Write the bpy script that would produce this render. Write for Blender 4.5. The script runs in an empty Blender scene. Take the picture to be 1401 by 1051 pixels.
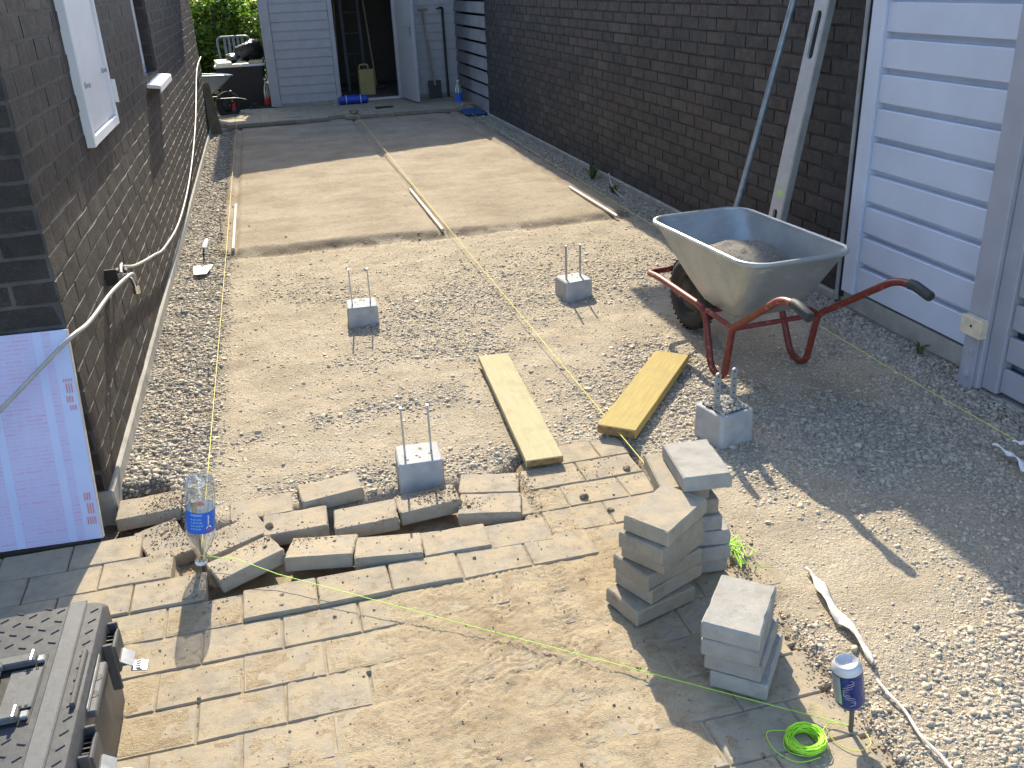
import bpy, bmesh, math, random
import numpy as np
from mathutils import Vector, Matrix, Quaternion

random.seed(7); RNG = np.random.default_rng(11)
SC = bpy.context.scene
COL = SC.collection
PI = math.pi
def R(d): return math.radians(d)

# ------------------------------------------------------------------ camera
cam = bpy.data.cameras.new('camera'); camo = bpy.data.objects.new('camera', cam); COL.objects.link(camo)
cam.sensor_fit = 'HORIZONTAL'; cam.sensor_width = 36.0; cam.lens = 31.914
cam.clip_start = 0.05; cam.clip_end = 600
_r = Vector((0.9655, -0.2572, -0.0409)); _u = Vector((0.1413, 0.3852, 0.912)); _b = Vector((-0.2188, -0.8863, 0.4082))
mw = Matrix((_r, _u, _b)).transposed().to_4x4(); mw.translation = Vector((0, 0, 1.6))
camo.matrix_world = mw
SC.camera = camo

# ------------------------------------------------------------------ sky, sun, exposure
SUN_EL = R(33.5); SUN_AZ = math.atan(0.12)
world = bpy.data.worlds.new('World'); SC.world = world; world.use_nodes = True
wn = world.node_tree.nodes; wl = world.node_tree.links
sky = wn.new('ShaderNodeTexSky'); sky.sky_type = 'NISHITA'; sky.sun_disc = False
sky.sun_elevation = SUN_EL; sky.sun_rotation = SUN_AZ; sky.air_density = 1.0; sky.dust_density = 1.3; sky.ozone_density = 1.6
bg = wn['Background']; bg.inputs['Strength'].default_value = 0.145
wl.new(sky.outputs['Color'], bg.inputs['Color'])
sun = bpy.data.lights.new('sun', 'SUN'); sun.energy = 3.4; sun.angle = R(0.53); sun.color = (1.0, 0.905, 0.715)
suno = bpy.data.objects.new('sun', sun); COL.objects.link(suno)
sd = Vector((math.sin(SUN_AZ) * math.cos(SUN_EL), math.cos(SUN_AZ) * math.cos(SUN_EL), math.sin(SUN_EL)))
suno.rotation_euler = sd.to_track_quat('Z', 'Y').to_euler(); suno.location = (0, 0, 8)
SC.view_settings.view_transform = 'Standard'; SC.view_settings.look = 'None'
SC.view_settings.gamma = 1.0; SC.view_settings.use_curve_mapping = False
SC.view_settings.exposure = 1.42

# ------------------------------------------------------------------ numpy noise
_tab = np.random.default_rng(3).random((256, 256))
def vnoise(x, y):
    xi = np.floor(x).astype(int); yi = np.floor(y).astype(int); fx = x - xi; fy = y - yi
    fx = fx * fx * (3 - 2 * fx); fy = fy * fy * (3 - 2 * fy)
    a = _tab[xi % 256, yi % 256]; b = _tab[(xi + 1) % 256, yi % 256]
    c = _tab[xi % 256, (yi + 1) % 256]; d = _tab[(xi + 1) % 256, (yi + 1) % 256]
    return (a * (1 - fx) + b * fx) * (1 - fy) + (c * (1 - fx) + d * fx) * fy
def fbm(x, y, f, o=4, s=0.0):
    t = 0; a = 0.5; n = 0
    for k in range(o):
        t = t + a * vnoise(x * f + s + 17.3 * k, y * f + 5.1 * s + 9.7 * k); n += a; a *= 0.5; f *= 2.03
    return t / n
def sstep(a, b, x):
    t = np.clip((x - a) / (b - a), 0, 1); return t * t * (3 - 2 * t)

# ------------------------------------------------------------------ materials
MATS = {}
class NT:
    def __init__(s, name):
        s.m = bpy.data.materials.new(name); s.m.use_nodes = True; s.t = s.m.node_tree
        s.p = s.t.nodes['Principled BSDF']; MATS[name] = s.m
    def n(s, typ, **kw):
        nd = s.t.nodes.new('ShaderNode' + typ)
        for k, v in kw.items():
            if k in nd.inputs: s.set(nd.inputs[k], v)
            else: setattr(nd, k, v)
        return nd
    def set(s, inp, v):
        if isinstance(v, bpy.types.NodeSocket): s.t.links.new(v, inp)
        else: inp.default_value = v
    def pos(s, obj=False):
        if obj: return s.n('TexCoord').outputs['Object']
        return s.n('NewGeometry').outputs['Position']
    def noise(s, vec, scale, detail=4, rough=0.55, out='Fac'):
        nd = s.n('TexNoise'); s.set(nd.inputs['Vector'], vec); nd.inputs['Scale'].default_value = scale
        nd.inputs['Detail'].default_value = detail; nd.inputs['Roughness'].default_value = rough
        return nd.outputs[out]
    def ramp(s, fac, stops):
        nd = s.n('ValToRGB'); e = nd.color_ramp.elements
        while len(e) < len(stops): e.new(0.5)
        for k, (p, c) in enumerate(stops):
            e[k].position = p; e[k].color = (c[0], c[1], c[2], 1) if not isinstance(c, (int, float)) else (c, c, c, 1)
        s.set(nd.inputs['Fac'], fac); return nd.outputs['Color']
    def mix(s, fac, a, b, mode='MIX'):
        nd = s.n('Mix', data_type='RGBA', blend_type=mode)
        s.set(nd.inputs[0], fac)
        for i, v in ((6, a), (7, b)):
            s.set(nd.inputs[i], v if isinstance(v, bpy.types.NodeSocket) else (v[0], v[1], v[2], 1))
        return nd.outputs[2]
    def math(s, op, a, b=0.0):
        nd = s.n('Math', operation=op); s.set(nd.inputs[0], a); s.set(nd.inputs[1], b); return nd.outputs[0]
    def bump(s, h, strength=0.5, dist=0.01):
        nd = s.n('Bump'); s.set(nd.inputs['Height'], h); nd.inputs['Strength'].default_value = strength
        nd.inputs['Distance'].default_value = dist; s.t.links.new(nd.outputs[0], s.p.inputs['Normal'])
    def col(s, v): s.set(s.p.inputs['Base Color'], v if isinstance(v, bpy.types.NodeSocket) else (v[0], v[1], v[2], 1))
    def pr(s, **kw):
        for k, v in kw.items(): s.set(s.p.inputs[k.replace('_', ' ')], v)

def simple(name, c, rough=0.6, metal=0.0, var=0.18, scale=30, bump=0.15, bdist=0.002, obj=True, spec=0.5):
    t = NT(name); v = t.pos(obj); n = t.noise(v, scale)
    d = [max(0, x * (1 - var)) for x in c]; l = [min(1, x * (1 + var)) for x in c]
    t.col(t.ramp(n, [(0.3, d), (0.7, l)])); t.pr(Metallic=metal)
    t.pr(Roughness=t.math('ADD', t.math('MULTIPLY', t.noise(v, scale * 0.5), 0.25), rough - 0.12))
    t.p.inputs['Specular IOR Level'].default_value = spec
    if bump: t.bump(t.noise(v, scale * 3), bump, bdist)
    return t

def brick_mat(name, stops, mort=False):
    t = NT(name); v = t.pos()
    rnd = t.math('FRACT', t.math('ADD', t.n('ObjectInfo').outputs['Random'], t.n('NewGeometry').outputs['Random Per Island']))
    c = t.ramp(rnd, stops)
    n = t.noise(v, 26, 5, 0.65)
    c = t.mix(t.ramp(n, [(0.35, 0.0), (0.75, 0.6)]), c, t.mix(1.0, c, (0.5, 0.47, 0.45), 'MULTIPLY'))
    sp = t.noise(v, 160, 3, 0.6)
    c = t.mix(t.ramp(sp, [(0.6, 0.0), (0.75, 0.35)]), c, (0.17, 0.15, 0.14))
    eff = t.noise(v, 3.0, 3)
    c = t.mix(t.ramp(eff, [(0.5, 0.0), (0.75, 0.3)]), c, (0.11, 0.10, 0.095))
    dep = t.noise(v, 19, 7, 0.8); c = t.mix(t.ramp(dep, [(0.60, 0.0), (0.70, 0.5)]), c, (0.13, 0.12, 0.11))
    t.col(c); t.pr(Roughness=t.ramp(n, [(0.2, 0.5), (0.8, 0.82)])); t.p.inputs['Specular IOR Level'].default_value = 0.45
    t.bump(t.math('ADD', t.noise(v, 60, 5, 0.7), t.math('MULTIPLY', sp, 0.4)), 0.75, 0.006)
brick_mat('brick_left', [(0.0, (0.0192, 0.0162, 0.0163)), (0.35, (0.0277, 0.0223, 0.0205)), (0.65, (0.0354, 0.0278, 0.0245)), (0.9, (0.0328, 0.0223, 0.0212)), (1.0, (0.0481, 0.0406, 0.0335))])
brick_mat('brick_right', [(0.0, (0.0264, 0.0248, 0.0273)), (0.4, (0.037, 0.0349, 0.0362)), (0.7, (0.0484, 0.0431, 0.0419)), (0.92, (0.0546, 0.0422, 0.043)), (1.0, (0.0748, 0.0716, 0.0684))])
simple('mortar_left', (0.078, 0.071, 0.065), 0.9, var=0.35, scale=14, bump=0.6, bdist=0.004, obj=False)
simple('mortar_right', (0.050, 0.047, 0.045), 0.9, var=0.45, scale=11, bump=0.6, bdist=0.004, obj=False)
simple('plinth', (0.34, 0.32, 0.28), 0.9, var=0.22, scale=9, bump=0.4, bdist=0.004, obj=False)
simple('white_paint', (0.78, 0.78, 0.80), 0.45, var=0.05, scale=6, bump=0.08)
simple('board_white', (0.60, 0.635, 0.74), 0.5, var=0.06, scale=4, bump=0.1, obj=False)
simple('grey_paint', (0.43, 0.41, 0.425), 0.55, var=0.08, scale=8, bump=0.15, obj=False)
simple('fence_grey', (0.37, 0.36, 0.41), 0.55, var=0.07, scale=8, bump=0.15, obj=False)
simple('door_grey', (0.46, 0.46, 0.47), 0.5, var=0.06, scale=6)
simple('old_slat', (0.30, 0.29, 0.29), 0.7, var=0.2, scale=10, obj=False)
simple('concrete', (0.38, 0.38, 0.38), 0.85, var=0.14, scale=22, bump=0.45, bdist=0.003)
simple('dark_plastic', (0.017, 0.017, 0.019), 0.5, var=0.2, scale=30, bump=0.12)
simple('box_plastic', (0.06, 0.061, 0.065), 0.5, var=0.15, scale=60, bump=0.25, bdist=0.001)
simple('box_lid', (0.062, 0.064, 0.069), 0.46, var=0.15, scale=70, bump=0.25, bdist=0.001)
simple('box_strip', (0.105, 0.107, 0.112), 0.55, var=0.15, scale=50, bump=0.2)
simple('steel', (0.45, 0.46, 0.47), 0.38, 0.8, var=0.12, scale=40, bump=0.05)
simple('zinc', (0.40, 0.42, 0.42), 0.47, 0.5, var=0.16, scale=9, bump=0.08)
t = NT('tray_steel'); v = t.pos(True); n = t.noise(v, 9, 5, 0.6); c = t.ramp(n, [(0.3, (0.33, 0.35, 0.35)), (0.7, (0.43, 0.45, 0.45))])
cem = t.ramp(t.noise(v, 7, 9, 0.75), [(0.55, 0.0), (0.62, 0.55)]); c = t.mix(cem, c, (0.36, 0.335, 0.29)); scr = t.n('TexNoise'); mp = t.n('Mapping'); t.t.links.new(v, mp.inputs[0]); mp.inputs['Scale'].default_value = (6, 40, 60)
t.t.links.new(mp.outputs[0], scr.inputs['Vector']); scr.inputs['Scale'].default_value = 3.0; c = t.mix(t.ramp(scr.outputs['Fac'], [(0.64, 0.0), (0.68, 0.5)]), c, (0.55, 0.56, 0.56))
t.col(c); t.pr(Metallic=t.math('SUBTRACT', 0.5, t.math('MULTIPLY', cem, 0.8)), Roughness=t.math('ADD', 0.42, t.math('MULTIPLY', cem, 0.6))); t.bump(t.math('ADD', t.noise(v, 5, 3), t.math('MULTIPLY', cem, 0.3)), 0.25, 0.006)
simple('aluminium', (0.55, 0.55, 0.56), 0.45, 0.35, var=0.08, scale=20, bump=0.05)
simple('pole_metal', (0.32, 0.40, 0.50), 0.4, 0.6, var=0.2, scale=20, bump=0.1)
simple('chrome', (0.7, 0.7, 0.7), 0.15, 1.0, var=0.05, bump=0)
simple('rubber', (0.028, 0.027, 0.026), 0.8, var=0.3, scale=30, bump=0.3)
simple('grip', (0.035, 0.04, 0.04), 0.6, var=0.2, scale=60, bump=0.3)
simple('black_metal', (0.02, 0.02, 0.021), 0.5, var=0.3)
simple('string_yellow', (0.70, 0.62, 0.13), 0.7, var=0.1, bump=0)
simple('string_green', (0.42, 0.80, 0.04), 0.55, var=0.12, bump=0)
simple('hose_plastic', (0.36, 0.345, 0.325), 0.5, var=0.12, scale=20, bump=0.1)
simple('fabric_white', (0.66, 0.60, 0.52), 0.9, var=0.15, scale=40, bump=0.4, bdist=0.003)
simple('plastic_white', (0.78, 0.78, 0.78), 0.5, var=0.06, scale=20, bump=0.2)
simple('chair_grey', (0.27, 0.30, 0.31), 0.55, var=0.1)
simple('pipe_cream', (0.50, 0.44, 0.35), 0.5, var=0.08, scale=10)
simple('wood_block', (0.66, 0.55, 0.40), 0.7, var=0.18, scale=18)
simple('old_wood', (0.19, 0.145, 0.085), 0.8, var=0.3, scale=14, bump=0.4)
simple('shaft_wood', (0.36, 0.29, 0.2), 0.7, var=0.2, scale=14)
simple('blue_plastic', (0.02, 0.06, 0.45), 0.45, var=0.15)
simple('blue_tarp', (0.02, 0.07, 0.22), 0.6, var=0.3, scale=8, bump=0.5, bdist=0.02)
simple('red_plastic', (0.62, 0.03, 0.03), 0.45, var=0.15)
simple('jerry_yellow', (0.42, 0.33, 0.12), 0.5, var=0.15, scale=8)
simple('bag_black', (0.013, 0.013, 0.015), 0.35, var=0.3, scale=10, bump=0.8, bdist=0.03)
simple('pale_board', (0.66, 0.62, 0.38), 0.7, var=0.12, scale=10)
simple('twig', (0.10, 0.085, 0.06), 0.85, var=0.4)
simple('bark', (0.11, 0.085, 0.06), 0.9, var=0.35, scale=12, bump=0.7, bdist=0.01)
simple('roof_felt', (0.05, 0.05, 0.052), 0.85, var=0.2, scale=20)
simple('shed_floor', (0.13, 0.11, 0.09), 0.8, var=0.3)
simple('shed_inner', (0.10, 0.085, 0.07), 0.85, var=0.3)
simple('lime_sticker', (0.45, 0.75, 0.12), 0.6, var=0.05, bump=0)
simple('clod', (0.24, 0.185, 0.125), 0.95, var=0.45, scale=60, bump=0.6, bdist=0.004, obj=False)
simple('silver_print', (0.5, 0.53, 0.58), 0.35, 0.6, var=0.1, bump=0)
simple('print_white', (0.8, 0.84, 0.9), 0.4, var=0.03, bump=0)
simple('print_pale_blue', (0.16, 0.36, 0.72), 0.35, var=0.05, bump=0)
simple('label_blue', (0.012, 0.13, 0.62), 0.35, var=0.06, bump=0)
simple('label_inner', (0.42, 0.66, 0.85), 0.5, var=0.05, bump=0)
simple('can_blue', (0.018, 0.045, 0.22), 0.28, 0.5, var=0.1, bump=0)
t = NT('galvanised_stake'); t.col((0.12, 0.12, 0.11)); t.pr(Roughness=0.6, Metallic=0.5); t.bump(t.noise(t.pos(True), 120), 0.4, 0.002)

# window glass, clear bottle
t = NT('window_glass'); t.col((0.03, 0.035, 0.04)); t.pr(Roughness=0.05, Metallic=0.0); t.bump(t.noise(t.pos(), 2), 0.02, 0.01)
t = NT('clear_pet')
g1 = t.n('BsdfTransparent'); g1.inputs[0].default_value = (0.86, 0.86, 0.84, 1)
g2 = t.n('BsdfGlossy'); g2.inputs['Roughness'].default_value = 0.14; g2.inputs[0].default_value = (1, 1, 1, 1)
lw = t.n('LayerWeight'); lw.inputs['Blend'].default_value = 0.28
mx = t.n('MixShader'); t.set(mx.inputs[0], t.math('ADD', t.math('MULTIPLY', lw.outputs['Facing'], 0.62), 0.13))
t.t.links.new(g1.outputs[0], mx.inputs[1]); t.t.links.new(g2.outputs[0], mx.inputs[2])
df = t.n('BsdfDiffuse'); df.inputs[0].default_value = (0.85, 0.85, 0.83, 1); m2 = t.n('MixShader'); m2.inputs[0].default_value = 0.09
t.t.links.new(mx.outputs[0], m2.inputs[1]); t.t.links.new(df.outputs[0], m2.inputs[2])
t.t.links.new(m2.outputs[0], t.t.nodes['Material Output'].inputs['Surface'])

# red frame paint with worn spots
t = NT('red_paint'); v = t.pos(True); n = t.noise(v, 35, 5, 0.7)
t.col(t.ramp(n, [(0.3, (0.125, 0.018, 0.014)), (0.60, (0.20, 0.032, 0.023)), (0.66, (0.36, 0.18, 0.13))])); t.pr(Roughness=0.48); t.bump(n, 0.2, 0.002)

# concrete paving stones, dust in patches that belong to each stone
def paver_mat(name, a, b, dust, amt):
    t = NT(name); v = t.pos(); rnd = t.n('ObjectInfo').outputs['Random']
    n = t.noise(v, 18, 5, 0.6); c = t.ramp(n, [(0.3, a), (0.7, b)])
    c = t.mix(t.math('MULTIPLY', rnd, 0.5), c, t.mix(1.0, c, (0.78, 0.77, 0.76), 'MULTIPLY'))
    fine = t.noise(v, 420, 2, 0.7); c = t.mix(t.ramp(fine, [(0.45, 0.0), (0.72, 0.45)]), c, t.mix(1.0, c, (0.55, 0.53, 0.5), 'MULTIPLY'))
    up = t.n('SeparateXYZ'); t.t.links.new(t.n('NewGeometry').outputs['Normal'], up.inputs[0])
    dn = t.ramp(t.noise(v, 11, 7, 0.75), [(0.44, 0.0), (0.56, amt)])
    dn2 = t.math('MULTIPLY', dn, t.math('MAXIMUM', up.outputs[2], 0.25))
    c = t.mix(dn2, c, dust)
    st = t.ramp(t.noise(v, 15, 8, 0.8), [(0.52, 0.0), (0.66, 0.85)])
    c = t.mix(t.math('MULTIPLY', st, amt), c, (0.20, 0.155, 0.105))
    t.col(c); t.pr(Roughness=0.9); t.p.inputs['Specular IOR Level'].default_value = 0.25
    t.bump(t.math('ADD', fine, t.math('MULTIPLY', t.noise(v, 45, 5, 0.7), 1.5)), 0.5, 0.0035)
paver_mat('paver_laid', (0.331, 0.284, 0.215), (0.414, 0.36, 0.275), (0.423, 0.338, 0.224), 0.75)
paver_mat('paver_grey', (0.325, 0.31, 0.285), (0.41, 0.395, 0.365), (0.44, 0.39, 0.31), 0.35)
paver_mat('paver_dusty', (0.323, 0.284, 0.225), (0.399, 0.349, 0.279), (0.418, 0.335, 0.225), 0.7)

# ground materials
def ground_mat():
    t = NT('ground_gravel'); v = t.pos()
    at = t.n('Attribute', attribute_name='mask'); sep = t.n('SeparateColor'); t.t.links.new(at.outputs['Color'], sep.inputs[0])
    grav, sand = sep.outputs[0], sep.outputs[1]
    dust = t.ramp(t.noise(v, 5, 6, 0.65), [(0.3, (0.42, 0.35, 0.255)), (0.5, (0.54, 0.455, 0.335)), (0.7, (0.63, 0.545, 0.415))])
    vo = t.n('TexVoronoi'); t.set(vo.inputs['Vector'], v); vo.inputs['Scale'].default_value = 95
    vc = t.n('SeparateColor'); t.t.links.new(vo.outputs['Color'], vc.inputs[0])
    peb = t.ramp(vc.outputs[0], [(0.0, (0.16, 0.145, 0.125)), (0.5, (0.31, 0.275, 0.225)), (1.0, (0.46, 0.41, 0.335))])
    vo2 = t.n('TexVoronoi'); t.set(vo2.inputs['Vector'], v); vo2.inputs['Scale'].default_value = 260
    v2c = t.n('SeparateColor'); t.t.links.new(vo2.outputs['Color'], v2c.inputs[0])
    dust = t.mix(t.ramp(v2c.outputs[1], [(0.5, 0.0), (0.95, 0.6)]), dust, (0.27, 0.22, 0.16))
    dust = t.mix(t.ramp(t.noise(v, 20, 7, 0.8), [(0.5, 0.0), (0.66, 0.55)]), dust, (0.26, 0.205, 0.14))
    pm = t.math('MULTIPLY', t.ramp(vo.outputs['Distance'], [(0.35, 1.0), (0.6, 0.25)]), grav)
    c = t.mix(pm, dust, peb)
    sandc = t.ramp(t.noise(v, 2.2, 6, 0.62), [(0.3, (0.33, 0.265, 0.19)), (0.5, (0.43, 0.355, 0.26)), (0.72, (0.51, 0.43, 0.325))])
    sandc = t.mix(t.ramp(t.noise(v, 26, 8, 0.8), [(0.53, 0.0), (0.68, 0.5)]), sandc, (0.22, 0.17, 0.12))
    sandc = t.mix(t.ramp(t.noise(v, 130, 3, 0.7), [(0.5, 0.0), (0.72, 0.5)]), sandc, (0.2, 0.155, 0.11))
    c = t.mix(sand, c, sandc)
    damp = t.ramp(t.noise(v, 1.6, 4), [(0.52, 0.0), (0.72, 0.35)])
    c = t.mix(damp, c, t.mix(1.0, c, (0.72, 0.70, 0.68), 'MULTIPLY'))
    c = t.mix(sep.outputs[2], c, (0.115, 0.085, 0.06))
    t.col(c); t.pr(Roughness=0.95); t.p.inputs['Specular IOR Level'].default_value = 0.15
    h = t.math('SUBTRACT', t.math('MULTIPLY', t.noise(v, 60, 6, 0.75), 1.2), t.math('MULTIPLY', t.math('MULTIPLY', vo.outputs['Distance'], grav), 1.1))
    h = t.math('SUBTRACT', h, t.math('MULTIPLY', vo2.outputs['Distance'], 0.35))
    t.bump(h, 0.85, 0.012)
ground_mat()
t = NT('stone'); rnd = t.n('NewGeometry').outputs['Random Per Island']; v = t.pos()
c = t.ramp(rnd, [(0.0, (0.17, 0.16, 0.145)), (0.3, (0.30, 0.275, 0.235)), (0.65, (0.40, 0.36, 0.30)), (0.92, (0.48, 0.44, 0.365)), (1.0, (0.58, 0.55, 0.49))])
c = t.mix(t.ramp(t.noise(v, 300, 3), [(0.4, 0.0), (0.7, 0.4)]), c, (0.40, 0.33, 0.24)); t.col(t.mix(t.n('Attribute', attribute_name='dusty').outputs['Fac'], c, (0.56, 0.475, 0.355))); t.pr(Roughness=0.9); t.p.inputs['Specular IOR Level'].default_value = 0.3
simple('stone_grit', (0.24, 0.19, 0.13), 0.95, var=0.4, scale=200, bump=0, obj=False)
t = NT('sand_film'); v = t.pos()
c = t.ramp(t.noise(v, 4, 6, 0.65), [(0.3, (0.37, 0.29, 0.185)), (0.55, (0.46, 0.37, 0.245)), (0.75, (0.53, 0.435, 0.30))])
c = t.mix(t.ramp(t.noise(v, 12, 8, 0.8), [(0.50, 0.0), (0.62, 0.8)]), c, (0.29, 0.215, 0.135))
c = t.mix(t.ramp(t.noise(v, 55, 6, 0.8), [(0.56, 0.0), (0.68, 0.6)]), c, (0.24, 0.175, 0.11))
c = t.mix(t.ramp(t.noise(v, 220, 3, 0.7), [(0.5, 0.0), (0.75, 0.4)]), c, (0.22, 0.17, 0.11))
t.col(c); t.pr(Roughness=0.95); t.p.inputs['Specular IOR Level'].default_value = 0.15
t.bump(t.math('ADD', t.noise(v, 90, 6, 0.75), t.math('MULTIPLY', t.noise(v, 380, 2), 0.6)), 0.75, 0.009)
t = NT('heap_sand'); v = t.pos()
t.col(t.ramp(t.noise(v, 90, 5, 0.75), [(0.3, (0.11, 0.10, 0.09)), (0.55, (0.24, 0.22, 0.19)), (0.75, (0.40, 0.37, 0.33))])); t.pr(Roughness=0.95); t.bump(t.noise(v, 120, 5, 0.75), 0.9, 0.012)
t = NT('soil_grass'); v = t.pos()
t.col(t.ramp(t.noise(v, 6, 6, 0.7), [(0.3, (0.06, 0.075, 0.025)), (0.55, (0.13, 0.14, 0.05)), (0.75, (0.26, 0.21, 0.13))])); t.pr(Roughness=0.95); t.bump(t.noise(v, 50, 5, 0.7), 0.8, 0.03)
def leaf_mat(name, a, b):
    t = NT(name); rnd = t.n('NewGeometry').outputs['Random Per Island']
    c = t.ramp(rnd, [(0.0, a), (1.0, b)]); t.col(c); t.pr(Roughness=0.5)
    tr = t.n('BsdfTranslucent'); t.set(tr.inputs[0], t.mix(1.0, c, (1.0, 1.25, 0.5), 'MULTIPLY'))
    ms = t.n('MixShader'); ms.inputs[0].default_value = 0.5
    t.t.links.new(t.p.outputs[0], ms.inputs[1]); t.t.links.new(tr.outputs[0], ms.inputs[2])
    t.t.links.new(ms.outputs[0], t.t.nodes['Material Output'].inputs['Surface'])
leaf_mat('leaf', (0.05, 0.11, 0.02), (0.30, 0.38, 0.09))
leaf_mat('leaf_dark', (0.025, 0.06, 0.018), (0.07, 0.13, 0.035))
leaf_mat('leaf_weed', (0.06, 0.10, 0.025), (0.12, 0.16, 0.05))
leaf_mat('flower_orange', (0.6, 0.16, 0.05), (0.75, 0.28, 0.1))
# yellow shuttering boards, long grain along the local x axis
def plank_mat(name, a, b):
    t = NT(name); tc = t.pos(True); mp = t.n('Mapping'); t.t.links.new(tc, mp.inputs[0]); mp.inputs['Scale'].default_value = (2.2, 40, 40)
    n = t.noise(mp.outputs[0], 3, 5, 0.6); c = t.ramp(n, [(0.3, a), (0.7, b)])
    dirt = t.ramp(t.noise(tc, 9, 8, 0.8), [(0.52, 0.0), (0.70, 0.6)]); c = t.mix(dirt, c, (0.30, 0.24, 0.15)); c = t.mix(t.ramp(t.noise(tc, 160, 3, 0.7), [(0.62, 0.0), (0.72, 0.6)]), c, (0.22, 0.17, 0.10))
    t.col(c); t.pr(Roughness=0.85); t.p.inputs['Specular IOR Level'].default_value = 0.12; t.bump(n, 0.2, 0.002)
plank_mat('plank_yellow', (0.41, 0.36, 0.21), (0.47, 0.42, 0.27))
plank_mat('plank_amber', (0.38, 0.285, 0.10), (0.46, 0.36, 0.145))
simple('plank_end', (0.26, 0.17, 0.07), 0.85, var=0.4, scale=60, bump=0.5)
# film-faced sheet with rows of faint red print
def sheet_mat():
    t = NT('sheet_print'); tc = t.pos(True); mp = t.n('Mapping'); t.t.links.new(tc, mp.inputs[0])
    mp.inputs['Rotation'].default_value = (R(90), 0, 0)
    br = t.n('TexBrick'); t.t.links.new(mp.outputs[0], br.inputs['Vector']); br.inputs['Scale'].default_value = 1.0
    br.inputs['Brick Width'].default_value = 0.055; br.inputs['Row Height'].default_value = 0.0125
    br.inputs['Mortar Size'].default_value = 0.0034; br.inputs['Mortar Smooth'].default_value = 0.4; br.inputs['Bias'].default_value = 0.0
    br.inputs['Color1'].default_value = (1, 1, 1, 1); br.inputs['Color2'].default_value = (0.25, 0.25, 0.25, 1); br.inputs['Mortar'].default_value = (0, 0, 0, 1)
    sx = t.n('SeparateXYZ'); t.t.links.new(tc, sx.inputs[0])
    x = sx.outputs[0]; z = sx.outputs[2]
    pan = t.math('FRACT', t.math('DIVIDE', t.math('ADD', x, 4.0 * 0.155 - 0.055), 0.155))
    inpan = t.math('MULTIPLY', t.math('GREATER_THAN', pan, 0.16), t.math('LESS_THAN', x, -0.05))
    para = t.ramp(t.noise(tc, 16, 2), [(0.38, 0.35), (0.55, 1.0)])
    fine = t.ramp(t.noise(tc, 330, 2), [(0.35, 0.1), (0.6, 1.0)])
    m = t.math('MULTIPLY', t.math('MULTIPLY', br.outputs['Color'], inpan), t.math('MULTIPLY', para, fine))
    c = t.mix(t.math('MULTIPLY', m, 0.85), t.ramp(t.noise(tc, 5, 3), [(0.3, (0.45, 0.49, 0.70)), (0.7, (0.52, 0.56, 0.76))]), (0.60, 0.16, 0.24))
    c = t.mix(t.math('MULTIPLY', inpan, 0.42), c, (0.48, 0.38, 0.60))
    t.col(c); t.pr(Roughness=0.4)
sheet_mat()
simple('sheet_edge', (0.62, 0.56, 0.46), 0.7, var=0.15, scale=40)
simple('print_red', (0.6, 0.25, 0.26), 0.5, var=0.2, scale=200, bump=0)

# ------------------------------------------------------------------ object helpers
def tag(o, label=None, cat=None, group=None, kind=None):
    if label: o['label'] = label
    if cat: o['category'] = cat
    if group: o['group'] = group
    if kind: o['kind'] = kind
    return o
def empty(name, loc=(0, 0, 0), rz=0.0):
    o = bpy.data.objects.new(name, None); COL.objects.link(o); o.location = loc; o.rotation_euler = (0, 0, rz); o.empty_display_size = 0.1
    return o
def link_mesh(name, me, mat=None, parent=None, loc=(0, 0, 0), rot=(0, 0, 0)):
    o = bpy.data.objects.new(name, me); COL.objects.link(o)
    if mat and not me.materials: me.materials.append(MATS[mat])
    o.location = loc; o.rotation_euler = rot
    if parent: o.parent = parent
    return o
def bm_obj(name, bm, mat, parent=None, smooth=False, loc=(0, 0, 0), rot=(0, 0, 0)):
    bmesh.ops.recalc_face_normals(bm, faces=bm.faces[:])
    me = bpy.data.meshes.new(name); bm.to_mesh(me); bm.free()
    if smooth:
        me.polygons.foreach_set('use_smooth', [True] * len(me.polygons))
        me.set_sharp_from_angle(angle=R(40))
    return link_mesh(name, me, mat, parent, loc, rot)
def np_mesh(name, V, F, smooth=False):
    me = bpy.data.meshes.new(name); V = np.asarray(V, np.float32); F = np.asarray(F, np.int32); k = F.shape[1]
    me.vertices.add(len(V)); me.vertices.foreach_set('co', V.ravel())
    me.loops.add(F.size); me.loops.foreach_set('vertex_index', F.ravel())
    me.polygons.add(len(F)); me.polygons.foreach_set('loop_start', np.arange(0, F.size, k, dtype=np.int32))
    me.polygons.foreach_set('loop_total', np.full(len(F), k, np.int32))
    if smooth: me.polygons.foreach_set('use_smooth', np.ones(len(F), bool))
    me.update(calc_edges=True); me.validate(); return me
def box(bm, c, s, rot=None, bev=0.0):
    m = Matrix.Translation(Vector(c)) @ (rot.to_4x4() if rot else Matrix.Identity(4)) @ Matrix.Diagonal((s[0], s[1], s[2], 1))
    r = bmesh.ops.create_cube(bm, size=1.0, matrix=m)
    if bev > 0:
        es = list({e for v in r['verts'] for e in v.link_edges})
        bmesh.ops.bevel(bm, geom=es, offset=bev, segments=1, profile=0.5, affect='EDGES', clamp_overlap=True)
    return bm
def bx(x0, x1, y0, y1, z0, z1, bev=0.0, bm=None):
    bm = bm or bmesh.new(); return box(bm, ((x0 + x1) / 2, (y0 + y1) / 2, (z0 + z1) / 2), (x1 - x0, y1 - y0, z1 - z0), None, bev)
def smooth_path(P, sub=6):
    P = [Vector(p) for p in P]; out = []
    for i in range(len(P) - 1):
        a = P[max(i - 1, 0)]; b = P[i]; c = P[i + 1]; d = P[min(i + 2, len(P) - 1)]
        for k in range(sub):
            u = k / sub
            out.append(0.5 * ((2 * b) + (c - a) * u + (2 * a - 5 * b + 4 * c - d) * u * u + (3 * b - a - 3 * c + d) * u ** 3))
    out.append(P[-1]); return out
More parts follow.
